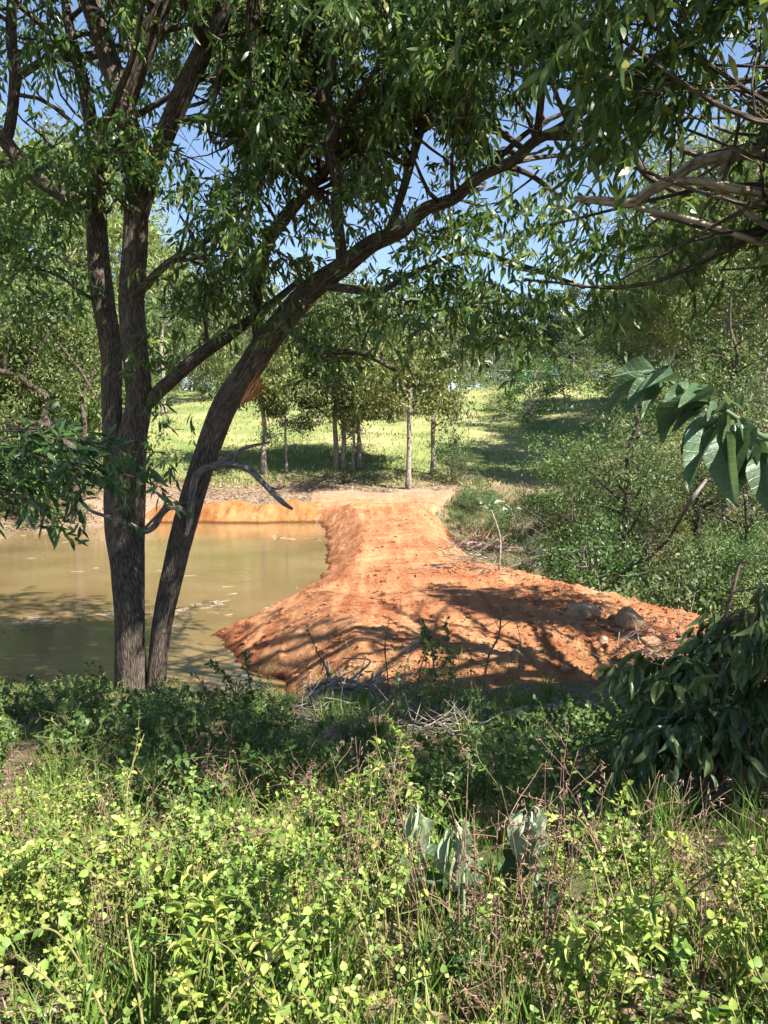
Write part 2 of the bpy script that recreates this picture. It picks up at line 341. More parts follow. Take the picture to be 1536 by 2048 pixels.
def D(x, y):
    x = np.asarray(x, float); y = np.asarray(y, float)
    wob = .12 * fbm(x * .0 + 3, y * .9, 3, 21)
    xw = tab(y, DD, XW) + wob; xl = tab(y, DD, XL) + wob * .6; xr = tab(y, DR, XR) + .15 * fbm(y * .7, x * 0, 3, 33)
    cz = tab(y, CD, CZ)
    z = cz + .04 * fbm(x * .6, y * .6, 2, 8)
    tl = np.clip((xl - x) / np.maximum(xl - xw, .2), 0, 4)
    z = z - cz * np.where(tl < 1, tl * (.75 + .25 * tl), tl)
    tilt = np.clip((x - 1.6) / 5, 0, 1) * sst(20 - y, 0, 5) * .35
    z = z - tilt
    tr = np.clip(x - xr, 0, 6); z = z - (np.sqrt(tr * tr + .04) - .2) * .85
    mg = sst(y, 40.5, 44.5); inside = sst(x, xl - 2.2, xl - .6) * (1 - sst(x, xr + .2, xr + 1.8)) * (1 - sst(y + .8 * vnoise(x * .9, y * .5, 13), 46.5, 49))
    z = z * (1 - mg) + mg * (G(x, y) - .22 + .27 * inside)
    # clods, cleat marks of the tracks, rubble on the right lobe
    rub = sst(x, 2.0, 4.5) * sst(22 - y, 0, 4)
    edge = sst(tl, .1, .8)
    cl = np.abs(fbm(x * 3.1, y * 3.1, 4, 41)); f2 = fbm(x * 8, y * 8, 2, 55)
    z = z + (.024 + .06 * rub + .04 * edge + .02 * sst(16 - y, 0, 4)) * cl + (.011 + .015 * edge + .010 * rub) * f2
    lane = x - (tab(y, DD, XL) + tab(y, DR, np.minimum(XR, 2.6))) * .5 + .2 * vnoise(y * .2, y * 0, 4)
    for c in (-.95, -.2, .75, 1.5):
        mk = np.exp(-((lane - c) / .30) ** 4) * (.55 + .45 * vnoise(x * 1.1, y * .8, 71))
        z = z + mk * (.034 * np.sign(np.sin(2 * np.pi * (y + .05 * lane) / .26)) - .03) * (1 - edge)
    z = z + edge * .010 * np.sin(11 * (y * .9 + x * 1.3) + 2 * vnoise(x, y, 4))
    return z
def top(x, y):
    x = np.asarray(x, float); y = np.asarray(y, float); z = np.atleast_1d(G(x, y)).astype(float); xf = np.atleast_1d(x); yf = np.atleast_1d(y)
    k = (xf > -6.5) & (xf < 9.5) & (yf > 9) & (yf < 50)
    if k.any(): z[k] = np.maximum(z[k], D(xf[k], yf[k]))
    return z if x.ndim else z[0]
_DS = np.concatenate([np.arange(1.0, 14, .4), np.arange(14, 60, .9), np.arange(60, 220, 4.0)])
def hit(u, v, lo=1.0):
    r = ray(u, v); r = r / r[1]; ds = _DS[_DS >= lo]
    for it in range(4):
        p = CAM + r * ds[:, None]; under = p[:, 2] <= top(p[:, 0], p[:, 1])
        if not under.any(): return p[-1]
        k = max(1, int(np.argmax(under))); ds = np.linspace(ds[k - 1], ds[k], 7)
    return p[k]
def sheet(name, xs, ys, fn, mat, cut=None):
    X, Y = np.meshgrid(xs, ys); Z = fn(X, Y); nx, ny = len(xs), len(ys)
    V = np.stack([X, Y, Z], -1).reshape(-1, 3)
    i = np.arange(ny - 1)[:, None] * nx; j = np.arange(nx - 1)[None]
    Q = np.stack([i + j, i + j + 1, i + nx + j + 1, i + nx + j], -1).reshape(-1, 4)
    if cut is not None:
        ok = cut(V); Q = Q[ok[Q].any(1)]
        used = np.unique(Q); rm = np.zeros(len(V), int); rm[used] = np.arange(len(used)); V = V[used]; Q = rm[Q]
    return link(name, raw_mesh(name, V, None, Q, mat), kind='structure')
xs = np.concatenate([np.arange(-70, -12, 2.0), np.arange(-12, 10, .16), np.arange(10, 71, 2.0)])
ys = np.concatenate([np.arange(-12, 1, .5), np.arange(1, 13, .1), np.arange(13, 46.01, .3)])
ys[-1] = 46.0
tag(sheet('ground', xs, ys, G, M['ground']), 'brown litter covered bank and gully floor around the pond', 'ground')
ysm = np.concatenate([[46.0], np.arange(46.5, 110, .8), np.arange(110, 420, 8)])
tag(sheet('meadow', np.concatenate([np.arange(-260, -40, 8.), np.arange(-40, 40, .8), np.arange(40, 261, 8.)]), ysm, G, M['meadow']), 'sunlit dry grassy hillside rising behind the grove', 'meadow')
tag(sheet('earth_dam', np.arange(-6.5, 9.5, .055), np.concatenate([np.arange(9, 24, .05), np.arange(24, 50, .08)]), D, M['clay'],
      lambda V: V[:, 2] > G(V[:, 0], V[:, 1]) - .12), 'freshly graded red clay dam wall beside the pond', 'dam')
def CB(x, y):
    hx = .55 + .5 * vnoise(x * .55, x * 0, 78) + .25 * vnoise(x * 1.7, x * 0, 79); tp = sst(-x, 2.6, 6.5)
    fr = 41.1 + .35 * vnoise(x * .9, x * 0, 80); bk = 43.2 + 1.0 * vnoise(x * .6, x * 0, 5)
    m = sst(x, -15.5, -12) * sst(y, fr - .7, fr + .5) * (1 - sst(y, bk - .4, bk + 1.6))
    return G(x, y) - .25 + m * (.12 + .22 * tp + tp * hx * (.22 + .3 * sst(y, fr, fr + 1.3) * (1 - sst(y, bk - .5, bk + 1.2))) + .13 * np.abs(fbm(x * 1.2, y * 1.7, 4, 77)))
tag(sheet('clay_bank', np.arange(-16, -2.4, .1), np.arange(40, 46, .08), CB, M['clay_orange'], lambda V: V[:, 2] > G(V[:, 0], V[:, 1]) - .15),
    'bright orange clay bank along the far waterline', 'clay bank')
wx = np.array([-60., 3.0]); wy = np.array([9.0, 44.0])
tag(sheet('pond', wx, wy, lambda X, Y: X * 0.0, M['water']), 'muddy olive brown pond water held by the dam', 'pond')

# ------------------------------------------------------------------ leaves
def T_lens(lw=.5):      # 6 verts, 4 tris
    V = np.array([[0, 0, 0], [.33, lw, .05], [.33, -lw, -.02], [.70, lw * .8, .0], [.70, -lw * .8, -.07], [1, .05, -.14]])
    return V, np.array([[0, 2, 1], [1, 2, 4], [1, 4, 3], [3, 4, 5]])
def T_round():          # folded ovate leaf, 8 verts
    V = np.array([[0, 0, 0], [.25, .42, .07], [.25, -.42, .07], [.6, .46, .05], [.6, -.46, .05], [.4, 0, -.02], [.75, 0, -.05], [1, 0, -.12]])
    return V, np.array([[0, 5, 1], [0, 2, 5], [1, 5, 6], [1, 6, 3], [5, 2, 4], [5, 4, 6], [3, 6, 7], [6, 4, 7]])
def T_blade(): return np.array([[0, .5, 0], [0, -.5, 0], [.5, .4, .06], [.5, -.4, .06], [1, 0, -.1]]), np.array([[0, 1, 3], [0, 3, 2], [2, 3, 4]])
def T_card(): return np.array([[0, 0, 0], [.45, .5, .05], [.45, -.5, -.05], [1, 0, -.08]]), np.array([[0, 2, 1], [1, 2, 3]])
def T_big(fold=.12, wav=.05, nx=9, ny=5, droop=.25, seed=0):
    x = np.linspace(0, 1, nx); wd = np.clip(np.sin(np.pi * np.clip(x, 0, 1) ** .8) ** .8, 0, 1) * .5; wd[0] = .015; wd[-1] = .01
    y = np.linspace(-1, 1, ny); V = []
    for i in range(nx):
        for j in range(ny):
            V.append([x[i], wd[i] * y[j], fold * abs(y[j]) * wd[i] * 2 - droop * x[i] ** 2 + wav * math.sin(9 * x[i] + 2.2 * y[j] + seed) * abs(y[j])])
    i = np.arange(nx - 1)[:, None] * ny; j = np.arange(ny - 1)[None]
    Q = np.stack([i + j, i + j + 1, i + ny + j + 1, i + ny + j], -1).reshape(-1, 4)
    return np.array(V), np.concatenate([Q[:, [0, 1, 2]], Q[:, [0, 2, 3]]])
class Leaves:
    """positions, directions, normals and sizes of many leaves"""
    def __init__(s): s.a = []
    def add(s, p, d, n, l, w):
        N = len(p); s.a.append((p, d, n, np.broadcast_to(l, (N,)).copy(), np.broadcast_to(w, (N,)).copy()))
    def get(s): return [np.concatenate([q[i] for q in s.a]) for i in range(5)]
    def frame(s):
        p, d, n, l, w = s.get(); d = unit(d); n = unit(n - d * (n * d).sum(1, keepdims=True)); return p, d, np.cross(n, d), n, l, w
    def mesh(s, name, tpl, mat, org=(0, 0, 0), keep=None):
        p, d, sd, n, l, w = s.frame()
        if keep is not None: p, d, sd, n, l, w = (q[keep] for q in (p, d, sd, n, l, w))
        tv, tf = tpl; N = len(p)
        V = p[:, None] - np.asarray(org) + tv[None, :, :1] * (l[:, None, None] * d[:, None]) + tv[None, :, 1:2] * (w[:, None, None] * sd[:, None]) + tv[None, :, 2:] * (l[:, None, None] * n[:, None])
        F = (tf[None] + (np.arange(N) * len(tv))[:, None, None]).reshape(-1, 3)
        return raw_mesh(name, V.reshape(-1, 3), F, None, mat, True)
    def objects(s, me, idx, parent, org, name='leaf'):
        p, d, sd, n, l, w = s.frame()
        for i in idx:
            o = link(name, me, parent); m = Matrix.Identity(4); q = p[i] - org
            for k in range(3):
                m[k][0] = d[i, k] * l[i]; m[k][1] = sd[i, k] * w[i]; m[k][2] = n[i, k] * l[i]; m[k][3] = q[k]
            o.matrix_basis = m
    def largest(s, n):
        p, d, nn, l, w = s.get(); u, v, f = proj(p + unit(d) * (l * .5)[:, None])
        ok = (u > 5) & (u < 1531) & (v > 5) & (v < 2043); sc_ = np.where(ok, np.sqrt(l * w) / f, 0)
        return np.argsort(-sc_)[:n]
def sprays(L, rng, o, ax, length, n, ll, lw, sag=.25, droop=.7, jit=.35):
    """twigs with hanging leaves, all at once: o, ax (N,3)"""
    N = len(o); ax = unit(ax); t = (np.arange(n)[None] + rng.rand(N, n)) / n
    p = o[:, None] + ax[:, None] * (t * length)[..., None]; p[..., 2] -= sag * length * t * t
    rad = unit(rng.randn(N, n, 3))
    d = ax[:, None] * .55 + rad * .75; d[..., 2] -= droop * (.4 + .9 * rng.rand(N, n))
    nn = rng.randn(N, n, 3) * .8 + np.array([0, -.25, .75])
    l = ll * (.65 + .7 * rng.rand(N, n)); w_ = lw * (.7 + .6 * rng.rand(N, n))
    L.add(p.reshape(-1, 3), unit(d).reshape(-1, 3), unit(nn).reshape(-1, 3), l.ravel(), w_.ravel())
def wander(rng, p, d, length, n=6, bend=.35, lift=0.0, droop=0.0):
    pts = [np.array(p, float)]; d = unit(np.array(d, float)); st = length / (n - 1)
    for i in range(n - 1):
        d = unit(d + rng.randn(3) * bend * .5 + np.array([0, 0, lift - droop * (i / n)])); pts.append(pts[-1] + d * st)
    return np.array(pts)

# ------------------------------------------------------------------ main tree and its neighbours
def px_curve(pts, sub=5):
    """(u, v, depth, radius in photo pixels) -> world curve with radii"""
    q = []
    for u, v, d, r in pts:
        p = P(u, v, d); q.append([*p, r * .92 / FPX * d])
    return catmull(np.array(q), sub)
VMAX = ([-3000, 0, 200, 300, 450, 520, 600, 700, 800, 1000, 1100, 1250, 1350, 1536, 4000],
        [690, 690, 660, 640, 690, 700, 760, 740, 710, 690, 690, 640, 540, 500, 500])
def seg_dist(u, v, a, b):
    a = np.array(a, float); b = np.array(b, float); q = np.stack([u, v], -1) - a; ab = b - a
    t = np.clip((q @ ab) / (ab @ ab), 0, 1); return np.linalg.norm(q - t[:, None] * ab, axis=1)
CLEAR = [((262, 1400), (262, 480), 55, 12.6), ((312, 1400), (410, 920), 55, 12.6), ((410, 920), (560, 650), 55, 12.4), ((560, 650), (790, 460), 40, 11.6),
         ((790, 460), (1118, 258), 30, 10.6), ((195, 640), (195, 450), 40, 12.5), ((235, 200), (170, 0), 30, 12.6), ((255, 190), (330, 0), 30, 12.3), ((345, 240), (460, 0), 30, 12.0),
         ((640, 110), (668, 260), 26, 11.2), ((660, 280), (680, 500), 26, 11.2), ((30, 0), (20, 330), 22, 12.2), ((1150, 400), (1300, 382), 44, 7.25), ((1300, 382), (1400, 325), 44, 7.25), ((1400, 325), (1536, 305), 36, 7.25), ((1340, 362), (1536, 388), 30, 7.25),
         ((1270, 410), (1536, 490), 22, 7.25), ((40, 150), (340, 60), 14, 12.5)]
HOLES = [(140, 240, 50), (420, 300, 46), (335, 430, 40), (330, 480, 38), (830, 320, 55), (1130, 200, 50), (1400, 275, 62), (960, 370, 40), (1000, 545, 50), (1190, 655, 40), (70, 180, 40),
         (400, 190, 40), (860, 260, 45), (1520, 400, 40), (745, 110, 25), (640, 330, 22), (1040, 130, 40), (660, 600, 26), (1100, 560, 40), (1270, 60, 45), (1010, 250, 45), (560, 400, 30)]
SUNH = TO_SUN[:2] / TO_SUN[2]
def sunny(o):
    """True where a leaf would shade the open dirt or the front weeds that the sun reaches"""
    g = o[:, :2] - SUNH[None] * np.maximum(o[:, 2] - 1.0, 0)[:, None]; x, y = g.T
    e = np.interp(y, [10.2, 13, 14.2, 15.5, 20, 22, 24, 45], [4.2, 4.5, 2.4, 1.2, 1.0, 2.4, 9, 9])
    a = (x > -3.9) & (x < e) & (y > 10.3) & (y < 45)
    g = o[:, :2] - SUNH[None] * np.maximum(o[:, 2] - 2.2, 0)[:, None]; x, y = g.T
    return a | ((y < 4.5 + 1.0 * vnoise(x * .9, y * .6, 91) + .5 * np.sin(x * 5.1)) & (y > -3) & (abs(x) < 4)) | ((y < 10.5) & (y > 4) & (vnoise(x * .8 + 7, y * .7, 92) > .08)) | ((np.hypot(x + .4, (y - 8.2) * .9) < 1.0))
CA = np.array([c[0] for c in CLEAR], float); CB_ = np.array([c[1] for c in CLEAR], float) - CA; CC = (CB_ ** 2).sum(1)
CR = np.array([c[2] for c in CLEAR]) * 1.5; CDP = np.array([c[3] for c in CLEAR]); HO = np.array(HOLES, float)
def accept(o, rng, low=True, holes=True, sun=True):
    u, v, f = proj(o); inn = (u > -60) & (u < 1600) & (v > -60)
    bad = np.zeros(len(o), bool)
    if low: bad |= inn & (v > np.interp(u, *VMAX) - 30 * rng.rand(len(o)))
    q = np.stack([u, v], -1)[:, None] - CA[None]; t = np.clip((q * CB_).sum(-1) / CC, 0, 1); dd = np.linalg.norm(q - t[..., None] * CB_, axis=-1)
    bad |= ((dd < CR) & (f[:, None] < CDP)).any(1) & inn
    if holes: bad |= (np.hypot(u[:, None] - HO[:, 0], v[:, None] - HO[:, 1]) < HO[:, 2] * 1.25).any(1) & inn
    bad |= (f < 4.5) & inn
    bad |= (o[:, 2] < 6.5) & (f < 4.5)
    vis = (u > -20) & (u < 1556) & (v > -40) & (f > 0.1)
    if sun: bad |= (sunny(o) & (~vis | (rng.rand(len(o)) < .95))) | ((v < -40) & (f > 4) & (rng.rand(len(o)) < .62))
    return ~bad
class Tree:
    def __init__(s, rng): s.rng = rng; s.tw = MB(); s.O = []; s.A = []
    def branch(s, curve, n2, l2=(.8, 1.9), n3=(4, 7), t0=.25, up=.15, drp=.12, rmax=.035, sp=4):
        rng = s.rng; m = len(curve)
        tan = unit(np.gradient(curve[:, :3], axis=0))
        for _ in range(n2):
            k = min(m - 1, int((t0 + (1 - t0) * rng.rand()) * m)); p = curve[k, :3]; r = curve[k, 3]
            q = unit(rng.randn(3)); q = unit(q - tan[k] * (q @ tan[k]) * .8)
            d = unit(tan[k] * .45 + q * .9 + np.array([0, 0, up])); L2 = rng.uniform(*l2)
            c = wander(rng, p, d, L2, 6, .45, .03, drp)
            if not accept(c[2:4], rng, True, False, False).all(): continue
            ra = np.maximum(min(rmax, r * .5) * np.linspace(1, .25, 6), .004); got = 0
            for __ in range(rng.randint(*n3)):
                kk = rng.randint(1, 6); d3 = unit(unit(c[min(kk + 1, 5)] - c[kk - 1]) * .7 + unit(rng.randn(3)) * .9)
                c3 = wander(rng, c[kk], d3, rng.uniform(.35, .9), 5, .5, .0, .25)
                if not accept(c3[[3]], rng).all(): continue
                got = max(got, kk); s.tw.tube(c3, np.linspace(.006, .002, 5), 3, cap=False)
                for ___ in range(sp):
                    j = rng.randint(1, 5); s.O.append(c3[j]); s.A.append(unit(c3[j] - c3[j - 1]) + rng.randn(3) * .55)
            if got: s.tw.tube(c[:got + 1], ra[:got + 1], 5, seed=rng.randint(99))
    def leaves(s, n, length, ll, lw, droop=.8):
        O = np.array(s.O); A = np.array(s.A); ok = accept(O, s.rng, True, True, False); O = O[ok]; A = A[ok]
        L = Leaves(); sprays(L, s.rng, O, A, length, n, ll, lw, .35, droop); return L

rng = np.random.RandomState(5)
base = P(282, 1398, 12.0); base[2] = float(G(base[0], base[1])) - .05
tree = empty('wattle_tree', base, 'large dark barked tree with three stems leaning over the pond edge', 'tree')
T1 = Tree(rng)
STEMS = [  # name, curve, sides
 ('trunk', [(262, 1416, 12, 60), (262, 1398, 12, 46), (262, 1372, 12, 37), (260, 1260, 12, 34), (254, 1150, 12, 36), (248, 1060, 12, 40), (252, 960, 12, 40), (266, 870, 12, 30), (278, 800, 12, 28), (272, 700, 12, 27), (265, 600, 12, 26),
            (272, 490, 12, 25), (272, 380, 12, 24), (258, 280, 12, 24), (246, 205, 12, 26)]),
 ('stem', [(242, 1040, 12.05, 22), (228, 930, 12.1, 21), (224, 800, 12.15, 21), (222, 700, 12.2, 22), (206, 600, 12.25, 23), (196, 500, 12.3, 22), (192, 400, 12.4, 19), (188, 300, 12.5, 16), (170, 180, 12.7, 13), (140, 60, 12.9, 10), (120, -80, 13, 7)]),
 ('stem', [(314, 1416, 12, 36.1), (312, 1398, 12, 26.7), (312, 1372, 12, 21.5), (325, 1250, 11.95, 20.6), (350, 1130, 11.95, 24.1), (377, 1030, 11.9, 25.8), (410, 920, 11.9, 25.8), (450, 812, 11.85, 26.7), (497, 740, 11.8, 27.5), (552, 662, 11.7, 25.8), (622, 580, 11.5, 22.8),
           (690, 528, 11.2, 20.6), (745, 486, 11.0, 18.1), (800, 462, 10.9, 16.4), (850, 418, 10.8, 14.2), (905, 398, 10.6, 12.8), (960, 352, 10.4, 12.2), (1025, 322, 10.3, 10.9), (1070, 282, 10.1, 10.2), (1118, 258, 10.0, 9.6), (1183, 213, 9.8, 8.3), (1238, 197, 9.6, 7.7), (1318, 178, 9.4, 7.0), (1468, 165, 9.1, 6.4), (1560, 148, 8.9, 5.1)]),
 ('limb', [(246, 212, 12, 22), (228, 150, 12, 22), (205, 80, 12, 21), (178, 0, 12, 20), (150, -110, 12, 16), (110, -260, 12, 10)]),
 ('limb', [(250, 212, 12, 20), (275, 140, 11.9, 20), (300, 70, 11.8, 20), (325, 0, 11.7, 19), (350, -110, 11.5, 15), (390, -280, 11.3, 9)]),
 ('limb', [(278, 440, 12, 17), (305, 340, 11.8, 19), (345, 235, 11.6, 20), (392, 130, 11.4, 20), (440, 40, 11.2, 18), (475, -60, 11, 15), (520, -200, 10.7, 9)]),
 ('limb', [(192, 455, 12.3, 15), (150, 405, 12.2, 15), (88, 368, 12.1, 15), (35, 315, 12, 15), (0, 270, 11.9, 14), (-70, 190, 11.7, 10), (-150, 80, 11.4, 6)]),
 ('limb', [(10, 290, 11.95, 11), (22, 240, 11.95, 11), (30, 150, 11.9, 11), (22, 65, 11.85, 11), (27, -30, 11.8, 10), (40, -150, 11.8, 7)]),
 ('limb', [(685, 532, 11.3, 14), (680, 480, 11.2, 13), (672, 420, 11.1, 13), (676, 360, 11.05, 13), (656, 300, 11, 13), (668, 250, 10.95, 13), (648, 195, 10.9, 13), (664, 135, 10.85, 14), (642, 96, 10.8, 15), (608, 72, 10.75, 12), (640, 35, 10.7, 12), (690, -5, 10.6, 11), (760, -80, 10.4, 8)]),
 ('limb', [(520, 690, 11.9, 14), (512, 600, 12.0, 14), (530, 500, 12.1, 14), (560, 448, 12.2, 14), (612, 385, 12.3, 13), (648, 345, 12.4, 11), (700, 290, 12.6, 9), (790, 245, 12.8, 8), (880, 200, 13, 6)]),
 ('limb', [(292, 810, 12, 15), (330, 772, 11.9, 15), (385, 722, 11.8, 14), (435, 685, 11.8, 13), (480, 655, 11.9, 11), (540, 610, 12.1, 8), (600, 560, 12.4, 6)]),
 ('branch', [(40, 152, 11.9, 8), (70, 132, 12, 8), (100, 120, 12.1, 8), (185, 110, 12.5, 8), (280, 82, 12.7, 8), (345, 55, 12.8, 7), (420, 50, 12.9, 5)]),
 ('branch', [(350, 243, 11.6, 9), (395, 238, 11.5, 9), (440, 243, 11.4, 9), (500, 270, 11.3, 9), (560, 287, 11.2, 7), (620, 300, 11.1, 5)]),
 ('branch', [(418, 238, 11.5, 5), (430, 190, 11.4, 5), (445, 110, 11.3, 5), (455, 40, 11.3, 5), (470, -40, 11.2, 4)]),
 ('branch', [(645, 188, 10.9, 6), (600, 192, 10.8, 7), (540, 185, 10.7, 8), (516, 165, 10.65, 8), (503, 90, 10.6, 7), (498, 30, 10.5, 7), (515, -60, 10.4, 5)]),
 ('branch', [(664, 100, 10.8, 7), (700, 60, 10.6, 9), (760, 20, 10.4, 9), (850, -30, 10.2, 7)]),
 ('branch', [(640, 400, 12.0, 8), (598, 330, 11.9, 9), (588, 260, 11.8, 9), (572, 190, 11.7, 8), (560, 110, 11.6, 7), (545, 30, 11.5, 6)]),
 ('branch', [(1238, 195, 9.6, 8), (1293, 135, 9.5, 8), (1343, 92, 9.3, 8), (1418, 42, 9.1, 7), (1510, -10, 8.9, 6)]),
 ('branch', [(1230, 198, 9.6, 6), (1200, 165, 9.7, 7), (1150, 172, 9.8, 7), (1085, 160, 10, 6), (1010, 140, 10.2, 4)]),
 ('branch', [(1290, 138, 9.5, 6), (1193, 132, 9.9, 7), (1088, 118, 10.2, 7), (1000, 90, 10.5, 5)]),
 ('branch', [(1090, 272, 10.1, 9), (1150, 274, 10, 9), (1203, 278, 9.9, 9), (1262, 300, 9.8, 9), (1288, 345, 9.7, 7), (1325, 372, 9.6, 5), (1400, 400, 9.5, 4)]),
 ('branch', [(1130, 260, 10, 7), (1205, 235, 10.1, 7), (1290, 255, 10.1, 8), (1340, 285, 10.1, 7), (1395, 310, 10.1, 6), (1480, 320, 10.1, 4)]),
 ('branch', [(1050, 300, 10.2, 7), (980, 255, 10.6, 8), (910, 250, 10.9, 9), (850, 240, 11.2, 9), (780, 258, 11.5, 8), (720, 240, 11.8, 6)]),
 ('branch', [(770, 478, 11, 8), (800, 400, 11.2, 9), (850, 240, 11.4, 9), (890, 195, 11.5, 9), (930, 130, 11.6, 7), (960, 40, 11.6, 5)]),
 ('branch', [(640, 570, 11.4, 9), (700, 578, 11.2, 9), (760, 582, 11.1, 8), (830, 545, 10.9, 6), (930, 505, 10.7, 6), (1040, 530, 10.4, 5), (1170, 575, 10.1, 4)]),
 ('branch', [(565, 650, 11.6, 8), (640, 700, 11.3, 7), (720, 705, 11.1, 6), (790, 740, 10.9, 4)]),
]
limbs = []; seedn = 0
for nm, pts in STEMS:
    c = px_curve(pts, 7 if nm in ('trunk', 'stem') else 5); seedn += 1
    b = MB(); k = 40 if nm in ('trunk', 'stem') else (18 if nm == 'limb' else 10)
    b.tube(c[:, :3], c[:, 3], k, .10 if nm != 'branch' else .16, seedn)
    link(nm, b.mesh(nm, M['bark'], org=base), tree); limbs.append((nm, c))
# dead grey branches low on the leaning stem
for pts in ([(440, 905, 11.75, 6), (462, 912, 11.6, 6), (432, 930, 11.6, 8), (405, 938, 11.55, 8), (388, 962, 11.55, 8), (383, 1005, 11.55, 7), (379, 1045, 11.55, 6), (371, 1072, 11.55, 4)],
            [(420, 930, 11.7, 7), (465, 930, 11.5, 8), (500, 941, 11.4, 8), (530, 970, 11.3, 7), (563, 1003, 11.2, 6), (585, 1018, 11.2, 3)],
            [(470, 930, 11.5, 5), (478, 905, 11.4, 5), (500, 893, 11.4, 4), (540, 885, 11.3, 2)],
            [(380, 1035, 11.6, 6), (360, 1018, 11.5, 6), (340, 1014, 11.4, 7), (322, 1030, 11.4, 7), (310, 1052, 11.4, 7), (288, 1064, 11.4, 6), (262, 1050, 11.4, 5), (220, 1035, 11.4, 4), (180, 1020, 11.4, 3), (150, 990, 11.4, 2)],
            [(285, 1062, 11.4, 3), (330, 1010, 11.3, 3), (318, 990, 11.2, 3), (300, 975, 11.2, 2)],
            [(540, 975, 11.3, 3), (556, 978, 11.2, 2), (572, 972, 11.2, 1.5)]):
    c = px_curve(pts, 5); b = MB(); b.tube(c[:, :3], c[:, 3], 9, .25, seedn); seedn += 1
    o = link('dead_branch', b.mesh('dead_branch', M['deadgrey'], org=base), tree); o['label'] = 'bare grey dead branch hooked off the leaning stem'
# torn wood where a limb was ripped off
b = MB(); r0 = np.random.RandomState(3)
for i in range(13):
    j = (i - 6) * .7
    a = P(491 + 2.2 * j + r0.uniform(-2, 2), 802 - 1.5 * j, 11.55 + .03 * abs(j)); e = P(524 + 3.2 * j * .8 + r0.uniform(-5, 9), 752 + 2.5 * j + r0.uniform(-8, 8), 11.5 + r0.uniform(-.05, .12))
    mid = (a + e) / 2 + r0.randn(3) * .01; b.tube(catmull(np.array([a, mid, e]), 3), np.linspace(.032, .004, 7) * r0.uniform(.6, 1.2), 5, .4, i)
o = link('torn_stub', b.mesh('torn_stub', M['torn'], org=base), tree); o['label'] = 'splintered orange wood where a limb tore off'; o['kind'] = 'stuff'
# hidden inner limbs that carry the rest of the crown
for i in range(40):
    src = limbs[[0, 3, 4, 5, 1, 2, 2, 9, 8, 2][i % 10]][1]; k = int(len(src) * rng.uniform(.55, .95)); p = src[k, :3]
    a = rng.uniform(0, 2 * np.pi); d = np.array([math.cos(a), math.sin(a) * (.8 if math.sin(a) > 0 else .7), rng.uniform(.05, .6)])
    if i % 10 in (5, 6, 9): d = unit(d + np.array([.6, .1, .2]))
    c = catmull(wander(rng, p, d, rng.uniform(2.6, 4.8), 7, .35, .02, .1), 3)
    uu, vv, ff = proj(c); 
    if ((np.interp(uu, *VMAX) < vv) & (uu > 0) & (uu < 1536)).any() or ff.min() < 6: continue
    rr = np.linspace(min(.075, src[k, 3] * .6), .012, len(c)); b = MB(); b.tube(c, rr, 8, .15, i)
    link('branch', b.mesh('branch', M['bark'], org=base), tree); limbs.append(('inner', np.column_stack([c, rr])))
for nm, c in limbs:
    ln = np.linalg.norm(np.diff(c[:, :3], axis=0), axis=1).sum()
    n2 = {'trunk': 9, 'stem': int(ln * 3.0), 'limb': int(ln * 4.2), 'branch': int(ln * 5.0), 'inner': int(ln * 4.4)}[nm]
    T1.branch(c, n2, t0=.62 if nm == 'trunk' else (.34 if nm == 'stem' else .2))
L1 = T1.leaves(10, .42, .165, .038)
# low hanging sprays near the pond edge stems
lo = []
for u, v, d, n in [(240, 215, 10.6, 12), (150, 290, 10.2, 14), (215, 300, 10.4, 16), (300, 300, 10.8, 10), (110, 320, 10.2, 10), (620, 690, 10.6, 12), (585, 660, 10.6, 8), (660, 740, 10.6, 8), (265, 735, 11.4, 5), (285, 680, 11.4, 6),
                   (268, 770, 11.4, 4), (320, 860, 11.2, 3), (345, 900, 11.2, 3), (340, 700, 11.2, 8), (400, 640, 11.2, 10), (450, 600, 11.2, 12), (350, 590, 11.2, 12), (400, 480, 11, 14), (440, 430, 11, 14), (360, 780, 11.2, 3),
                   (820, 640, 9.8, 12), (900, 600, 9.6, 14), (1000, 640, 9.4, 10), (850, 560, 9.8, 14), (760, 640, 10, 8), (960, 560, 9.6, 10), (880, 90, 8.6, 26), (800, 60, 8.8, 18), (960, 130, 8.6, 14), (840, 20, 8.6, 16), (740, 30, 9, 8), (570, 590, 11, 8), (480, 520, 11, 10), (860, 500, 9.6, 14), (930, 470, 9.6, 12), (1000, 480, 9.4, 12), (1060, 430, 9.4, 10), (1080, 600, 9.2, 10), (1030, 660, 9.2, 8), (900, 660, 9.4, 10), (960, 620, 9.4, 8), (720, 600, 10.4, 10), (780, 540, 10.2, 10), (1150, 520, 8.6, 10), (1200, 470, 8.4, 10), (700, 660, 10.4, 8), (820, 690, 9.8, 6), (40, 450, 11.5, 12), (100, 480, 11.5, 14), (150, 420, 11.5, 8), (60, 560, 11.6, 14), (120, 590, 11.6, 12), (20, 520, 11.5, 12), (165, 560, 11.7, 6), (90, 400, 11.4, 10), (30, 630, 11.6, 10), (110, 650, 11.8, 8), (880, 540, 9.6, 12), (940, 580, 9.4, 12), (1010, 560, 9.3, 12), (1060, 520, 9.2, 12), (1090, 470, 9.0, 10), (860, 610, 9.7, 10), (780, 600, 10.0, 10), (1120, 620, 9.0, 8), (960, 430, 9.6, 10), (1010, 420, 9.5, 8), (700, 420, 10.6, 8), (750, 360, 10.4, 8), (600, 500, 11.2, 8), (1020, 690, 9.3, 5), (1250, 620, 8.4, 8), (1200, 560, 8.4, 8)]:
    for _ in range(n):
        lo.append(P(u + rng.randn() * 30, v + rng.randn() * 30, d + rng.randn() * .25))
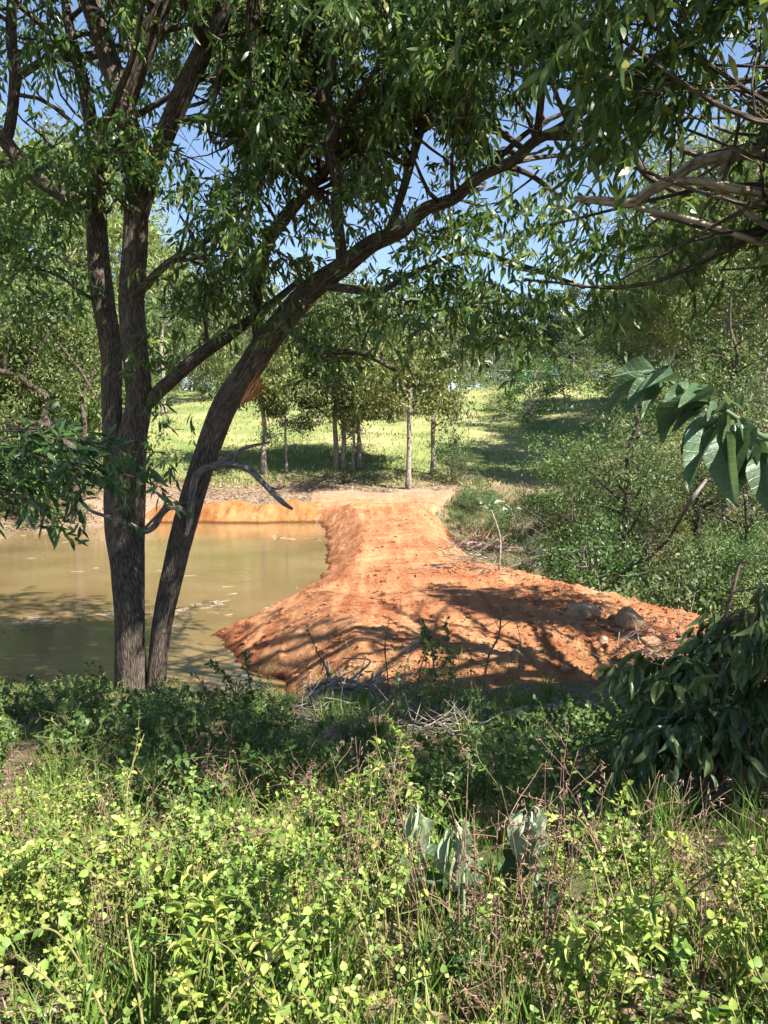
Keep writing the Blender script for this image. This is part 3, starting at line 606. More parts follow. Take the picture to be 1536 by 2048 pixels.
lo = np.array(lo); sprays(L1, rng, lo, rng.randn(len(lo), 3) * [1, 1, .5] + [0, -.2, -.1], .34, 9, .16, .036, .3, .8)
big = L1.largest(300); keep = np.ones(len(L1.get()[0]), bool); keep[big] = False
pp = L1.get()[0]; uu, vv, ff = proj(pp)
# foliage in clumps: by side of the crown
zone = np.where(uu < 420, 0, np.where(uu < 800, 1, np.where(uu < 1150, 2, 3)))
for zz in range(4):
    kk = keep & (zone == zz)
    if kk.any(): link('foliage', L1.mesh('foliage', T_lens(), M['leaf_main'], base, kk), tree, 'stuff')
link('twigs', T1.tw.mesh('twigs', M['bark'], org=base), tree, 'stuff')
lens_me = raw_mesh('leaf', T_lens()[0], T_lens()[1], None, M['leaf_main'])
L1.objects(lens_me, big, tree, base)
print('main leaves', len(pp))

# ---- tree on the right, its trunk beyond the frame, pale boughs reaching in
rng = np.random.RandomState(12)
bx, by = 7.8, 7.6; base = np.array([bx, by, float(top(bx, by)) - .1])
rt = empty('overhanging_tree', base, 'tree with pale sunlit boughs reaching in from the right', 'tree')
T2 = Tree(rng); lim2 = []
c = catmull(np.array([[bx, by, base[2], .24], [bx - .1, by, base[2] + 1.5, .2], [bx + .1, by - .1, 4.5, .19], [bx - .1, by - .2, 7, .16], [bx, by - .1, 9.5, .11], [bx + .2, by, 12, .05]]), 6)
b = MB(); b.tube(c[:, :3], c[:, 3], 20, .1, 3); link('trunk', b.mesh('trunk', M['bark'], org=base), rt); lim2.append((c, 8, .5))
tp = lambda z: [bx, by - .1, z]
for pts in ([(1640, 320, 7.20, 15), (1536, 305, 7.15, 13), (1468, 311, 7.10, 12), (1393, 326, 7.10, 11), (1343, 360, 7.10, 10), (1300, 382, 7.10, 10), (1266, 405, 7.10, 10), (1210, 402, 7.10, 9), (1150, 396, 7.10, 6)],
            [(1640, 405, 7.10, 12), (1536, 388, 7.05, 10), (1470, 378, 7.00, 10), (1400, 364, 7.05, 9), (1340, 362, 7.10, 6)],
            [(1640, 520, 7.10, 8), (1536, 490, 7.05, 7), (1468, 468, 7.00, 6), (1368, 436, 7.10, 6), (1268, 414, 7.10, 5)],
            [(1640, 230, 7.40, 12), (1560, 270, 7.30, 10), (1500, 290, 7.25, 8), (1440, 345, 7.20, 6)],
            [(1640, 470, 7.20, 9), (1536, 452, 7.10, 7), (1480, 410, 7.10, 6), (1420, 372, 7.10, 5)]):
    c = px_curve(pts, 5); j = np.array([bx, by - .1, c[0, 2] - .4, c[0, 3] * 1.3]); c = np.vstack([j, c])
    b = MB(); b.tube(c[:, :3], c[:, 3], 12, .12, len(lim2)); link('limb', b.mesh('limb', M['bark_pale'], org=base), rt); lim2.append((c, 10, .3))
for i in range(40):
    z = rng.uniform(4.6, 11.5); a = rng.uniform(np.pi * .35, np.pi * 1.7)
    d = np.array([math.cos(a), math.sin(a), rng.uniform(.15, .7)])
    c = catmull(wander(rng, [bx, by - .1, z], d, rng.uniform(2.6, 6.2), 7, .3, .02, .08), 3)
    uu, vv, ff = proj(c)
    if ((vv > 330) & (uu > 0) & (uu < 1536) & (ff > .1)).any() or c[:, 1].min() < .5: continue
    rr = np.linspace(.08, .012, len(c)); b = MB(); b.tube(c, rr, 7, .15, i); link('branch', b.mesh('branch', M['bark'], org=base), rt); lim2.append((np.column_stack([c, rr]), 13, .25))
for tx, ty, tz in [tuple(P(*q)) for q in [(1500, 60, 6.3), (1400, 130, 6.0), (1300, 50, 5.8), (1460, 220, 6.4), (1350, 250, 6.6), (1250, 150, 6.2), (1500, 420, 6.6), (1390, 470, 6.8), (1200, 50, 5.7), (1100, 30, 5.9), (1440, 540, 7.0), (1300, 430, 6.8), (1190, 310, 6.5), (1520, 330, 6.0), (1240, 560, 7.0), (1100, 450, 7.0), (1050, 560, 7.2)]] + [(3.2, 2.2, 8.8), (5.2, .6, 9.2), (1.6, 3.4, 9.0), (6.4, 2.4, 8.4), (2.4, .8, 10.2), (4.0, 3.4, 8.2), (0.4, 2.2, 10.4), (5.6, 4.0, 9.6), (6.5, -.5, 9.5), (3.6, 0.2, 9.6), (.8, 4.2, 9.8), (6, 11, 8), (8, 12, 8.5), (5.2, 10.8, 9), (9, 11, 7.5), (7, 13, 9), (6.6, 10, 7.2), (8.4, 13.5, 8)]:
    e_ = np.array([tx, ty, tz]); p0 = np.array([bx, by - .1, rng.uniform(5.5, 8) if tz > 7.5 else tz - rng.uniform(-.2, 1.0)]); m_ = p0 * .5 + e_ * .5 + rng.randn(3) * .3 + [0, 0, .4]
    c = catmull(np.array([p0, p0 * .75 + m_ * .25 + [0, 0, .3], m_, m_ * .5 + e_ * .5 + rng.randn(3) * .3, e_]), 4); rr = np.linspace(.09 if ty < 5 or tz > 7.6 else .05, .01, len(c)); b = MB(); b.tube(c, rr, 7, .15, int(tx * 9) % 97); link('branch', b.mesh('branch', M['bark'], org=base), rt); lim2.append((np.column_stack([c, rr]), 11 if tz < 7.6 and ty > 5 else 16, .45))
for c, n2, t0 in lim2: T2.branch(c, int(n2 * 1.25), (.6, 1.5), t0=t0, sp=4)
L2 = T2.leaves(10, .42, .165, .037)
big = L2.largest(120); keep = np.ones(len(L2.get()[0]), bool); keep[big] = False
link('foliage', L2.mesh('foliage', T_lens(), M['leaf_main'], base, keep), rt, 'stuff')
link('twigs', T2.tw.mesh('twigs', M['bark'], org=base), rt, 'stuff'); L2.objects(lens_me, big, rt, base)
print('right leaves', len(keep))

# ---- leafy sapling at the left edge, bough in front of the stems
rng = np.random.RandomState(8)
base = np.array([-4.9, 7.6, float(G(-4.9, 7.6)) - .05])
ls = empty('leafy_sapling', base, 'dark leafy sapling bough at left edge, hanging before the double trunk', 'sapling')
b = MB(); c = catmull(np.array([[*base, .06], [-4.8, 7.6, 2.6, .05], [-4.4, 7.5, 3.9, .04], [-4.3, 7.5, 5.0, .02]]), 5); b.tube(c[:, :3], c[:, 3], 9, .1, 2); link('trunk', b.mesh('trunk', M['bark'], org=base), ls)
LS = Leaves(); tw = MB(); O = []; A = []
for u, v, s_ in [(330, 905, .4), (290, 930, 1), (240, 900, 1), (200, 880, 1), (150, 900, 1), (110, 940, 1), (60, 920, 1), (60, 990, 1), (20, 1010, 1), (120, 985, 1), (180, 960, 1), (230, 970, 1), (20, 950, 1), (300, 960, .5), (90, 1020, .8)]:
    e = P(u, v, 7.2 + rng.randn() * .25); st = np.array([-4.45, 7.5, rng.uniform(3.4, 4.2)])
    cc = catmull(np.array([st, st * .5 + e * .5 + [0, 0, .25], e]), 5); tw.tube(cc, np.linspace(.016, .004, len(cc)), 5)
    for k in range(int(9 * s_)):
        j = rng.randint(6, len(cc)); O.append(cc[j] + rng.randn(3) * .09); A.append(unit(cc[j] - cc[j - 1]) + rng.randn(3) * .6)
sprays(LS, rng, np.array(O), np.array(A), .26, 9, .15, .034, .25, .35)
big = LS.largest(300); keep = np.ones(len(LS.get()[0]), bool); keep[big] = False
me_near = raw_mesh('leaf', *T_lens(), None, M['leaf_near'])
link('foliage', LS.mesh('foliage', T_lens(), M['leaf_near'], base, keep), ls, 'stuff'); link('twigs', tw.mesh('twigs', M['bark'], org=base), ls, 'stuff'); LS.objects(me_near, big, ls, base)

# ------------------------------------------------------------------ background trees
def make_tree(seed, h, cr, cz0, nlimb, nclump, per, leaf, mat, bark, lean=.06, clump=.9, tr=None, droop=.3, multi=1, tpl=None):
    """meshes (trunk list, crown) of a tree with base at the origin"""
    r = np.random.RandomState(seed); trunks = []; L = Leaves(); tr = tr or h * .014; br = MB(); ends = []
    for m_ in range(multi):
        a = r.uniform(0, 6.28); off = np.array([math.cos(a), math.sin(a), 0]) * (tr * 1.6 if multi > 1 else 0)
        pts = [np.array([0, 0, -.15]) + off]; n = 9
        for i in range(1, n): pts.append(np.array([off[0] * (1 + i * .5) + r.randn() * lean * h * .12 * i / 4, off[1] * (1 + i * .5) + r.randn() * lean * h * .12 * i / 4, h * .93 * i / (n - 1)]))
        c = catmull(np.array(pts), 3); rr = tr * np.linspace(1, .12, len(c)) ** .8; rr[:2] *= 1.3
        b = MB(); b.tube(c, rr, 9, .12, seed + m_); trunks.append(b)
        for i in range(nlimb):
            t = r.uniform(cz0, .97); k = int(t * (len(c) - 1)); a = r.uniform(0, 6.28)
            ln = cr * (1.15 - .6 * abs(t - cz0 - .25)) * r.uniform(.6, 1.05)
            cc = wander(r, c[k], [math.cos(a), math.sin(a), r.uniform(.2, .8)], ln, 6, .4, .02, .1)
            br.tube(cc, rr[k] * .5 * np.linspace(1, .15, 6) + .004, 5, .1, i); ends += [cc[3], cc[4], cc[5], cc[5]]
    ends = np.array(ends); cen = ends[r.randint(len(ends), size=nclump)] + r.randn(nclump, 3) * cr * .16
    cs = clump * r.uniform(.5, 1.2, nclump)
    p = cen[:, None] + r.randn(nclump, per, 3) * cs[:, None, None] * np.array([.5, .5, .32])
    d = r.randn(nclump, per, 3); d[..., 2] -= droop * 2; nn = r.randn(nclump, per, 3) + [0, 0, .8]
    N = nclump * per; L.add(p.reshape(-1, 3), unit(d).reshape(-1, 3), unit(nn).reshape(-1, 3), leaf[0] * r.uniform(.6, 1.3, N), leaf[1] * r.uniform(.6, 1.3, N))
    return [b.mesh('trunk', bark) for b in trunks], br.mesh('branches', bark), L.mesh('crown', tpl or T_card(), mat)
def proto(name, meshes):
    tm, bm_, cm = meshes
    def place(p, label, cat, group=None, rz=0., s=1.):
        o = empty(name, p, label, cat, group, rz, 1.0); o.scale = (s, s, s) if np.isscalar(s) else s
        for t in tm: link('trunk', t, o)
        if bm_: link('branches', bm_, o, 'stuff')
        link('crown', cm, o, 'stuff'); return o
    return place
def at(x, y, sink=.0): return np.array([x, y, float(top(x, y)) - sink])
rng = np.random.RandomState(21)
# grove at the far end of the dam
GV = [make_tree(31, 12, 3.2, .34, 17, 210, 42, (.28, .10), M['leaf_gum'], M['bark_far'], tr=.17, droop=.6), make_tree(32, 11, 3.3, .30, 17, 210, 42, (.28, .10), M['leaf_gum'], M['bark_far'], tr=.16, droop=.6),
      make_tree(33, 10, 3.0, .34, 16, 190, 42, (.28, .10), M['leaf_olive'], M['bark_far'], tr=.15, droop=.6, lean=.1)]
for k, (u, v, kind, s, lab) in enumerate([(528, 948, 0, 1.0, 'leftmost slim grey trunked tree of the grove beyond the orange bank'), (572, 946, 2, .62, 'thin young tree just right of the leftmost grove tree'),
      (672, 936, 0, 1.05, 'twin looking left trunk of the close pair in the grove'), (687, 937, 1, 1.02, 'right trunk of the close pair in the middle of the grove'),
      (718, 934, 1, .92, 'darker trunk behind the track in the middle of the grove'), (707, 942, 2, .7, 'thinnest shaded trunk between the grove trees at the track'),
      (817, 978, 0, .95, 'straight pale trunk nearest the track at the end of the dam'), (866, 950, 2, 1.05, 'forked pale trunk at the right end of the grove')]):
    proto('grove_tree', GV[kind])(hit(u, v), lab, 'tree', 'grove at the far end of the dam', rng.uniform(0, 6), s * 1.12)
# tall trees on the left bank and behind
LT = [make_tree(41, 17, 5.4, .18, 24, 300, 48, (.36, .14), M['leaf_bright'], M['bark_far'], droop=.4, clump=.95), make_tree(42, 15, 5.0, .16, 22, 280, 48, (.34, .14), M['leaf_gum'], M['bark_far'], droop=.4, clump=.95),
      make_tree(43, 19, 4.8, .36, 20, 220, 46, (.38, .13), M['leaf_olive'], M['bark_pale'], droop=.6, clump=1.2), make_tree(44, 12, 4.8, .08, 22, 300, 48, (.32, .14), M['leaf_bright'], M['bark_far'], droop=.3, clump=.9)]
for k, (u, d, kind, s, lab) in enumerate([(60, 43, 3, .95, 'bright green bushy tree on the far left bank of the pond'), (165, 47, 3, .8, 'bright rounded tree seen between left frame and the stems'), (-60, 41, 1, 1.0, 'broad leafy tree cut off by the left frame edge'),
      (110, 56, 0, 1.05, 'tall spreading tree rising behind the bright left bank bushes'), (20, 60, 2, 1.0, 'tall pale limbed gum behind the left bank'), (230, 66, 0, .95, 'tall leafy tree behind the main stems'),
      (330, 78, 2, .9, 'open crowned gum on the hill behind the leaning stem'), (-120, 52, 0, 1.1, 'tall tree past the left edge of the meadow'), (410, 92, 1, .9, 'round crowned tree at the meadow top left'), (290, 98, 0, .9, 'leafy tree on the hilltop behind the left stems'), (490, 104, 2, .85, 'thin crowned gum on the hilltop above the grove')]):
    x = (u - 768) / FPX * d; proto('tall_tree', LT[kind])(at(x, d, .1), lab, 'tree', 'tall trees left of the meadow', rng.uniform(0, 6), s * (1.3 if u < 260 and kind != 3 else 1.08))
# crooked bough tree left, on the far bank
base = at(-15.6, 38.6, .1); ct = empty('crooked_tree', base, 'crooked dark boughed tree on the left bank, boughs running out of frame', 'tree'); r9 = np.random.RandomState(4)
Lc = Leaves()
for nm, pts in (('trunk', [(150, 1030, 38.6, 9), (152, 960, 38.6, 9), (148, 900, 38.6, 8), (135, 888, 38.6, 8), (115, 872, 38.5, 8), (99, 852, 38.4, 8), (87, 823, 38.3, 7), (92, 792, 38.2, 7), (64, 774, 38, 7), (34, 750, 37.8, 6), (0, 742, 37.6, 6), (-60, 720, 37, 4)]),
                ('branch', [(105, 858, 38.4, 6), (94, 850, 38.3, 6), (52, 845, 38, 6), (0, 841, 37.6, 5), (-60, 850, 37, 3)]), ('branch', [(52, 764, 38, 5), (60, 725, 38, 4), (85, 690, 38, 4), (100, 650, 38, 3), (92, 600, 38, 2)]),
                ('branch', [(152, 930, 38.6, 5), (170, 860, 38.8, 5), (165, 800, 39, 4), (190, 740, 39.4, 3)]), ('branch', [(8, 742, 37.7, 4), (14, 700, 37.7, 4), (30, 660, 37.7, 3)]), ('branch', [(195, 800, 38.6, 2), (160, 740, 38.6, 3), (120, 690, 38.6, 3), (98, 655, 38, 3)])):
    c = px_curve(pts, 5); b = MB(); b.tube(c[:, :3], c[:, 3], 9, .12, 5); link(nm, b.mesh(nm, M['bark'], org=base), ct)
    for k in range(60 if nm == 'branch' else 40):
        q = c[r9.randint(len(c) // 2, len(c)), :3] + r9.randn(3) * [.9, .9, .8] + [0, 0, .9]; n_ = 22
        Lc.add(q + r9.randn(n_, 3) * .35, unit(r9.randn(n_, 3) - [0, 0, .6]), unit(r9.randn(n_, 3) + [0, 0, .7]), .22 * r9.uniform(.7, 1.2, n_), .07)
link('crown', Lc.mesh('crown', T_card(), M['leaf_gum'], base), ct, 'stuff')
# shrubs: variants
SH = [make_tree(51, 2.2, 1.2, .05, 12, 60, 34, (.13, .06), M['leaf_gum'], M['bark_far'], clump=.42, tr=.03, multi=2), make_tree(52, 2.8, 1.4, .1, 14, 75, 34, (.13, .055), M['leaf_olive'], M['bark_far'], clump=.45, tr=.035, multi=3),
      make_tree(53, 1.6, 1.1, .05, 12, 60, 34, (.12, .06), M['leaf_bright'], M['bark_far'], clump=.4, tr=.025, multi=2), make_tree(54, 2.4, 1.5, .05, 14, 80, 34, (.14, .07), M['leaf_weed_dark'], M['bark_far'], clump=.5, tr=.03, multi=3)]
# bank bushes left, below the bright trees
for u, v, kd, s in [(30, 1030, 3, 1.1), (90, 1040, 3, .9), (140, 1030, 1, .8), (20, 985, 3, 1.5), (100, 980, 3, 1.4), (170, 1000, 0, .9), (250, 1015, 2, .45), (60, 930, 3, 1.8), (0, 900, 3, 2.0), (140, 930, 1, 1.5), (330, 965, 2, .5), (205, 960, 0, 1.1)]:
    p = hit(u, v, 30); proto('bank_shrub', SH[kd])(p, 'dense dark shrub on the shaded left bank of the pond', 'shrub', 'shrubs on the left bank', rng.uniform(0, 6), s)
# meadow bushes
for u, v, kd, s, lab in [(1060, 836, 3, 2.0, 'round green bush on the meadow below the far treeline'), (1000, 822, 2, 1.5, 'pale bush left of the round meadow bush'), (905, 960, 3, .95, 'dark low shrub at the foot of the forked grove tree'), (930, 968, 1, .7, 'small shrub beside the bare patch right of the grove'),
      (780, 840, 1, 1.6, 'olive bush on the meadow behind the grove trunks'), (640, 850, 0, 1.3, 'olive green bush high on the meadow left of the grove pair'), (420, 800, 2, 1.6, 'bush on the hill just left of the leaning stem'), (860, 830, 0, 1.7, 'leafy bush behind the forked grove tree'),
      (1130, 800, 2, 2.2, 'yellowish bush at the meadow top right'), (540, 800, 1, 1.7, 'grey green bush on the hilltop above the torn limb')]:
    proto('meadow_bush', SH[kd])(hit(u, v, 30), lab, 'bush', None, rng.uniform(0, 6), s)
for i in range(22):
    u = 180 + i * 50 + rng.uniform(-20, 20); d = rng.uniform(104, 118); x = (u - 768) / FPX * d
    proto('crest_bush', SH[[1, 3, 0, 2][i % 4]])(at(x, d, .1), 'low bush on the meadow crest', 'bush', 'crest bushes', rng.uniform(0, 6), rng.uniform(1.6, 2.6))
# gully trees, right
GT = [make_tree(61, 10, 2.4, .30, 16, 130, 40, (.17, .06), M['leaf_gum'], M['bark'], tr=.17, clump=.75), make_tree(62, 7, 2.2, .2, 14, 110, 40, (.15, .055), M['leaf_olive'], M['bark'], tr=.09, clump=.65), make_tree(63, 5.5, 2.0, .15, 14, 110, 38, (.14, .06), M['leaf_weed_dark'], M['bark'], tr=.06, clump=.6)]
for x, y, kd, s, lab in [(8.5, 27, 0, .95, 'vine wrapped dark trunk rising from the right gully thicket'), (8.2, 33, 2, .95, 'airy small tree left of the vine wrapped gully trunk'), (11.5, 24.5, 1, 1.0, 'leaning small tree at the right edge of the gully'), (12.2, 30, 0, .85, 'slim gully tree behind the large hanging leaves'),
      (14.5, 27, 1, 1.1, 'thin stemmed gully tree at the right frame edge'), (10.6, 34, 1, .9, 'olive crowned small tree behind the gully thicket'), (15.5, 35, 0, 1.1, 'tall gully tree with yellowish crown near right edge'), (13.0, 38, 2, 1.3, 'bushy tree above the gully head'), (9.5, 19.5, 2, .6, 'low leafy tree over the dam edge at right')]:
    proto('gully_tree', GT[kd])(at(x, y, .1), lab, 'tree', 'gully trees', rng.uniform(0, 6), s)
for i in range(17):
    x = rng.uniform(3.0, 8.5); y = rng.uniform(36, 43.5)
    if x < 2.6 + max(0, y - 40) * .5: x += 2
    proto('gully_shrub', SH[[3, 1, 3, 0][i % 4]])(at(x, y, .05), 'tangled green shrub in the gully thicket right of the dam', 'shrub', 'gully thicket', rng.uniform(0, 6), rng.uniform(.25, .5) + .1 * (x > 5))
gl = []
for i in range(46):
    for _ in range(30):
        y = rng.uniform(17, 39); x = rng.uniform(3.0, 17)
        lim = np.interp(y, [17, 20, 24, 30, 36, 40], [7.2, 6.0, 5.5, 5.6, 6.6, 8.0])
        if x > lim and x < y * .55 + 1 and all(math.hypot(x - a, y - b_) > .9 for a, b_ in gl): break
    gl.append((x, y)); low = x < lim + 1.2
    proto('gully_shrub', SH[[0, 1, 3, 2, 0][i % 5]])(at(x, y, .05), 'tangled green shrub in the gully thicket right of the dam', 'shrub', 'gully thicket', rng.uniform(0, 6), rng.uniform(.4, .6) if low else rng.uniform(.75, 1.25))
for x, y, s in [(3.6, 24, .3), (4.3, 26.5, .32), (3.4, 29, .28), (4.6, 23, .35), (3.9, 31.5, .25), (5.0, 29.5, .3), (4.2, 28, .3)]:
    proto('gully_weed', SH[2])(at(x, y, .02), 'low pale weed between the dam toe and the fallen log', 'weed', 'weeds at the dam toe', rng.uniform(0, 6), s)
# right forest
RT = [make_tree(71, 21, 4.4, .30, 24, 270, 46, (.36, .12), M['leaf_gum'], M['bark_pale'], droop=.6, clump=.9, tr=.24), make_tree(72, 18, 4.0, .24, 24, 270, 46, (.34, .12), M['leaf_olive'], M['bark_far'], droop=.6, clump=.9, tr=.2),
      make_tree(73, 14, 4.2, .10, 24, 300, 48, (.32, .12), M['leaf_gum'], M['bark_far'], droop=.4, clump=.9, tr=.16)]
for k, (u, d, kd, s, lab) in enumerate([(1440, 46, 0, .95, 'tall pale trunked gum right of centre in the right forest'), (1500, 44, 1, .9, 'grey olive gum at the right frame edge'), (1385, 52, 0, 1.0, 'tall gum second from the left of the right forest'), (1330, 60, 2, 1.0, 'leafy tree at the left end of the right forest'), (1290, 66, 1, .95, 'slender forest gum beside the meadow top'),
      (1560, 50, 0, 1.05, 'tall gum just past the right frame edge'), (1470, 58, 2, 1.15, 'dense mid height tree inside the right forest'), (1410, 64, 1, 1.1, 'olive gum behind the right forest front row'), (1540, 62, 1, 1.2, 'tall back row gum at far right'), (1350, 74, 0, 1.0, 'thin tall gum behind the leafy forest edge tree'),
      (1480, 72, 2, 1.4, 'broad back row tree of the right forest'), (1240, 80, 2, .8, 'yellow green tree at the top right of the meadow'), (1520, 38, 2, .8, 'sunlit low branched tree behind the big hanging leaves')]):
    x = (u - 768) / FPX * d; proto('forest_tree', RT[kd])(at(x, d, .1), lab, 'tree', 'right forest', rng.uniform(0, 6), s)
# far treeline on the crest of the meadow
FT = [make_tree(81, 20, 3.8, .16, 20, 170, 42, (.6, .26), M['leaf_dark'], M['bark_pale'], droop=.5, clump=1.5, tr=.25), make_tree(82, 23, 3.4, .22, 20, 160, 42, (.6, .26), M['leaf_dark'], M['bark_far'], droop=.5, clump=1.5, tr=.24), make_tree(83, 17, 4.4, .06, 22, 190, 42, (.6, .26), M['leaf_olive'], M['bark_far'], droop=.5, clump=1.5, tr=.22)]
for i in range(90):
    u = -100 + 1750 * ((i * 37) % 90) / 90 + rng.uniform(-14, 14); d = rng.uniform(122, 160)
    if 900 < u < 1200: d = rng.uniform(128, 150)
    x = (u - 768) / FPX * d; proto('treeline_tree', FT[i % 3])(at(x, d, .1), 'slender dark tree in the far treeline behind the meadow crest', 'tree', 'far treeline', rng.uniform(0, 6), rng.uniform(.62, .9))

# ------------------------------------------------------------------ foreground weeds
def weed(seed, h, nst, spread, leaf, mat, stem_mat, gap=.03, side=.5, bare=0.0, arch=.25, tpl=None):
    """stems and leaves of a leafy weed; returns (stem mesh, Leaves)"""
    r = np.random.RandomState(seed); b = MB(); L = Leaves(); bp = []; bd = []
    for i in range(nst):
        a = r.uniform(0, 6.28); e = np.array([math.cos(a), math.sin(a), 0]); H = h * r.uniform(.6, 1.08)
        pts = np.array([e * .04 * r.rand() + [0, 0, -.04], e * spread * .35 + [0, 0, H * .4], e * spread * r.uniform(.5, .9) + [0, 0, H * .75], e * spread * r.uniform(.8, 1.25) + [0, 0, H * (1 - arch * r.rand())]])
        pts[1:] += r.randn(3, 3) * .03; c = catmull(pts, 8); curves = [c]
        b.tube(c, np.linspace(.006, .002, len(c)), 4, cap=False)
        for k in range(int(H / .09 * side)):
            j = r.randint(5, len(c) - 2); d = unit(unit(r.randn(3)) * .9 + [0, 0, .55]); cc = catmull(wander(r, c[j], d, r.uniform(.08, .26) * h / .7, 4, .35), 4); curves.append(cc)
            b.tube(cc, np.linspace(.003, .0012, len(cc)), 3, cap=False)
        for c in curves:
            ln = np.linalg.norm(np.diff(c, axis=0), axis=1).sum(); n = max(2, int(ln / gap))
            for t in (np.arange(n) + r.rand(n)) / n:
                if r.rand() < bare or t < .12: continue
                j = min(len(c) - 2, int(t * (len(c) - 1))); tt = unit(c[j + 1] - c[j]); q = unit(np.cross(tt, r.randn(3)))
                for sgn in (1, -1):
                    if r.rand() < .12: continue
                    bp.append(c[j]); bd.append(unit(q * sgn + tt * .4 + r.randn(3) * .25))
    if bp:
        bp = np.array(bp); bd = np.array(bd); N = len(bp)
        nn = r.randn(N, 3) * .45 + np.array([.1, -.35, 1.0]); l = leaf[0] * r.uniform(.45, 1.25, N)
        L.add(bp, bd, unit(nn), l, l * leaf[1] * r.uniform(.85, 1.15, N))
    return b.mesh('stems', stem_mat), L
RT_ = T_round()
round_me = {k: raw_mesh('leaf', *RT_, None, M[k]) for k in ('leaf_weed', 'leaf_weed_dark')}
def weed_place(meshes, mat, loc, label, cat, group, rz, s, n_leaf_objs=0, name='leafy_weed'):
    sm, L, fm = meshes
    o = empty(name, loc, label, cat, group, rz, s); link('stems', sm, o, 'stuff')
    if n_leaf_objs and L.a:
        # single leaves on the side that faces the camera, and the rest as foliage
        p = L.get()[0]; cr, sr = math.cos(rz), math.sin(rz)
        score = -(p[:, 0] * sr + p[:, 1] * cr) + p[:, 2] * .8; idx = np.argsort(-score)[:n_leaf_objs]
        keep = np.ones(len(p), bool); keep[idx] = False
        link('foliage', L.mesh('foliage', RT_, M[mat], keep=keep), o, 'stuff'); L.objects(round_me[mat], idx, o, np.zeros(3))
    elif fm: link('foliage', fm, o, 'stuff')
    return o
def W2(mat, *a, **k):
    sm, L = weed(*a, M[mat], M['weed_stem'], **k); return sm, L, L.mesh('foliage', T_big(.25, .04, 6, 3, .18), M[mat])
def W(mat, *a, **k):
    sm, L = weed(*a, M[mat], M['weed_stem'], **k); return sm, L, (L.mesh('foliage', RT_, M[mat]) if L.a else None)
WL = [W('leaf_weed', 101, .85, 7, .26, (.038, .72), gap=.019), W('leaf_weed', 102, .7, 8, .30, (.031, .75), gap=.018), W('leaf_weed', 103, .95, 5, .18, (.044, .66), gap=.022, side=.8), W('leaf_weed', 104, .5, 9, .34, (.028, .78), gap=.018), W('leaf_weed', 105, .36, 11, .34, (.024, .8), gap=.016),
      W('leaf_weed', 106, .8, 5, .36, (.028, .8), gap=.03, bare=.25), W2('leaf_weed_dark', 107, .6, 7, .26, (.06, .36), gap=.024, side=.5), W2('leaf_weed', 108, .75, 5, .22, (.062, .34), gap=.024, side=.4)]
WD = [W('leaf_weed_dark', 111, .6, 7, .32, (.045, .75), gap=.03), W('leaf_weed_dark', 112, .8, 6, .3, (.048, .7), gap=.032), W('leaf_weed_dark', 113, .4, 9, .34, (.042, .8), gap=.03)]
rng = np.random.RandomState(77)
def top_px(x, y, z): return proj(np.array([[x, y, z]]))
spots = []
def scatter(n, dlo, dhi, mind, ulo=-420, uhi=1960, pw=1.0, cond=None):
    o = []
    for _ in range(n * 40):
        if len(o) >= n: break
        d = dlo + (dhi - dlo) * rng.rand() ** pw; u = rng.uniform(ulo, uhi); x = (u - 768) / FPX * d * 1.06
        if cond and not cond(u, d): continue
        if all((x - a) ** 2 + (d - b_) ** 2 > mind * mind for a, b_ in spots): spots.append((x, d)); o.append((x, d, u))
    return o
# bright bushes: front
WH = [.85, .7, .95, .5, .36, .8, .6, .75]
VT = ([-200, 0, 250, 420, 560, 640, 760, 800, 920, 1040, 1100, 1250, 1536, 1800], [1580, 1590, 1530, 1640, 1590, 1590, 1500, 1780, 1840, 1790, 1700, 1620, 1700, 1700])
for i, (x, y, u) in enumerate(scatter(116, 1.65, 5.0, .2, pw=.85, cond=lambda u, d: not (u > 1150 and d > 3.3) and d < 4.2 + .8 * math.sin(u * .011) and vnoise(u * .006, d * 1.4, 44) > -.45)):
    right = u > 620
    kd = (rng.choice([0, 1, 2, 2, 0, 5, 5, 3, 7, 6]) if right else rng.choice([3, 4, 3, 1, 5, 4, 0])) if y > 2.3 else rng.choice([3, 4, 1, 4, 3, 7, 5, 5])
    s = rng.uniform(.8, 1.1) * (1.0 if right else .9)
    s = min(s, max(.28, (P(u, np.interp(u, *VT) + rng.uniform(-30, 60), y)[2] - float(top(x, y))) / WH[kd]))
    s = max(s, .5 * rng.rand())
    side_ = 'lower left' if u < 500 else ('lower middle' if u < 1000 else 'lower right')
    weed_place(WL[kd], 'leaf_weed', at(x, y), 'sunlit yellow green weed bush in the %s foreground' % side_, 'weed', 'sunlit weeds %s' % side_, rng.uniform(0, 6), s, 45 if i < 34 and kd < 6 else 0)
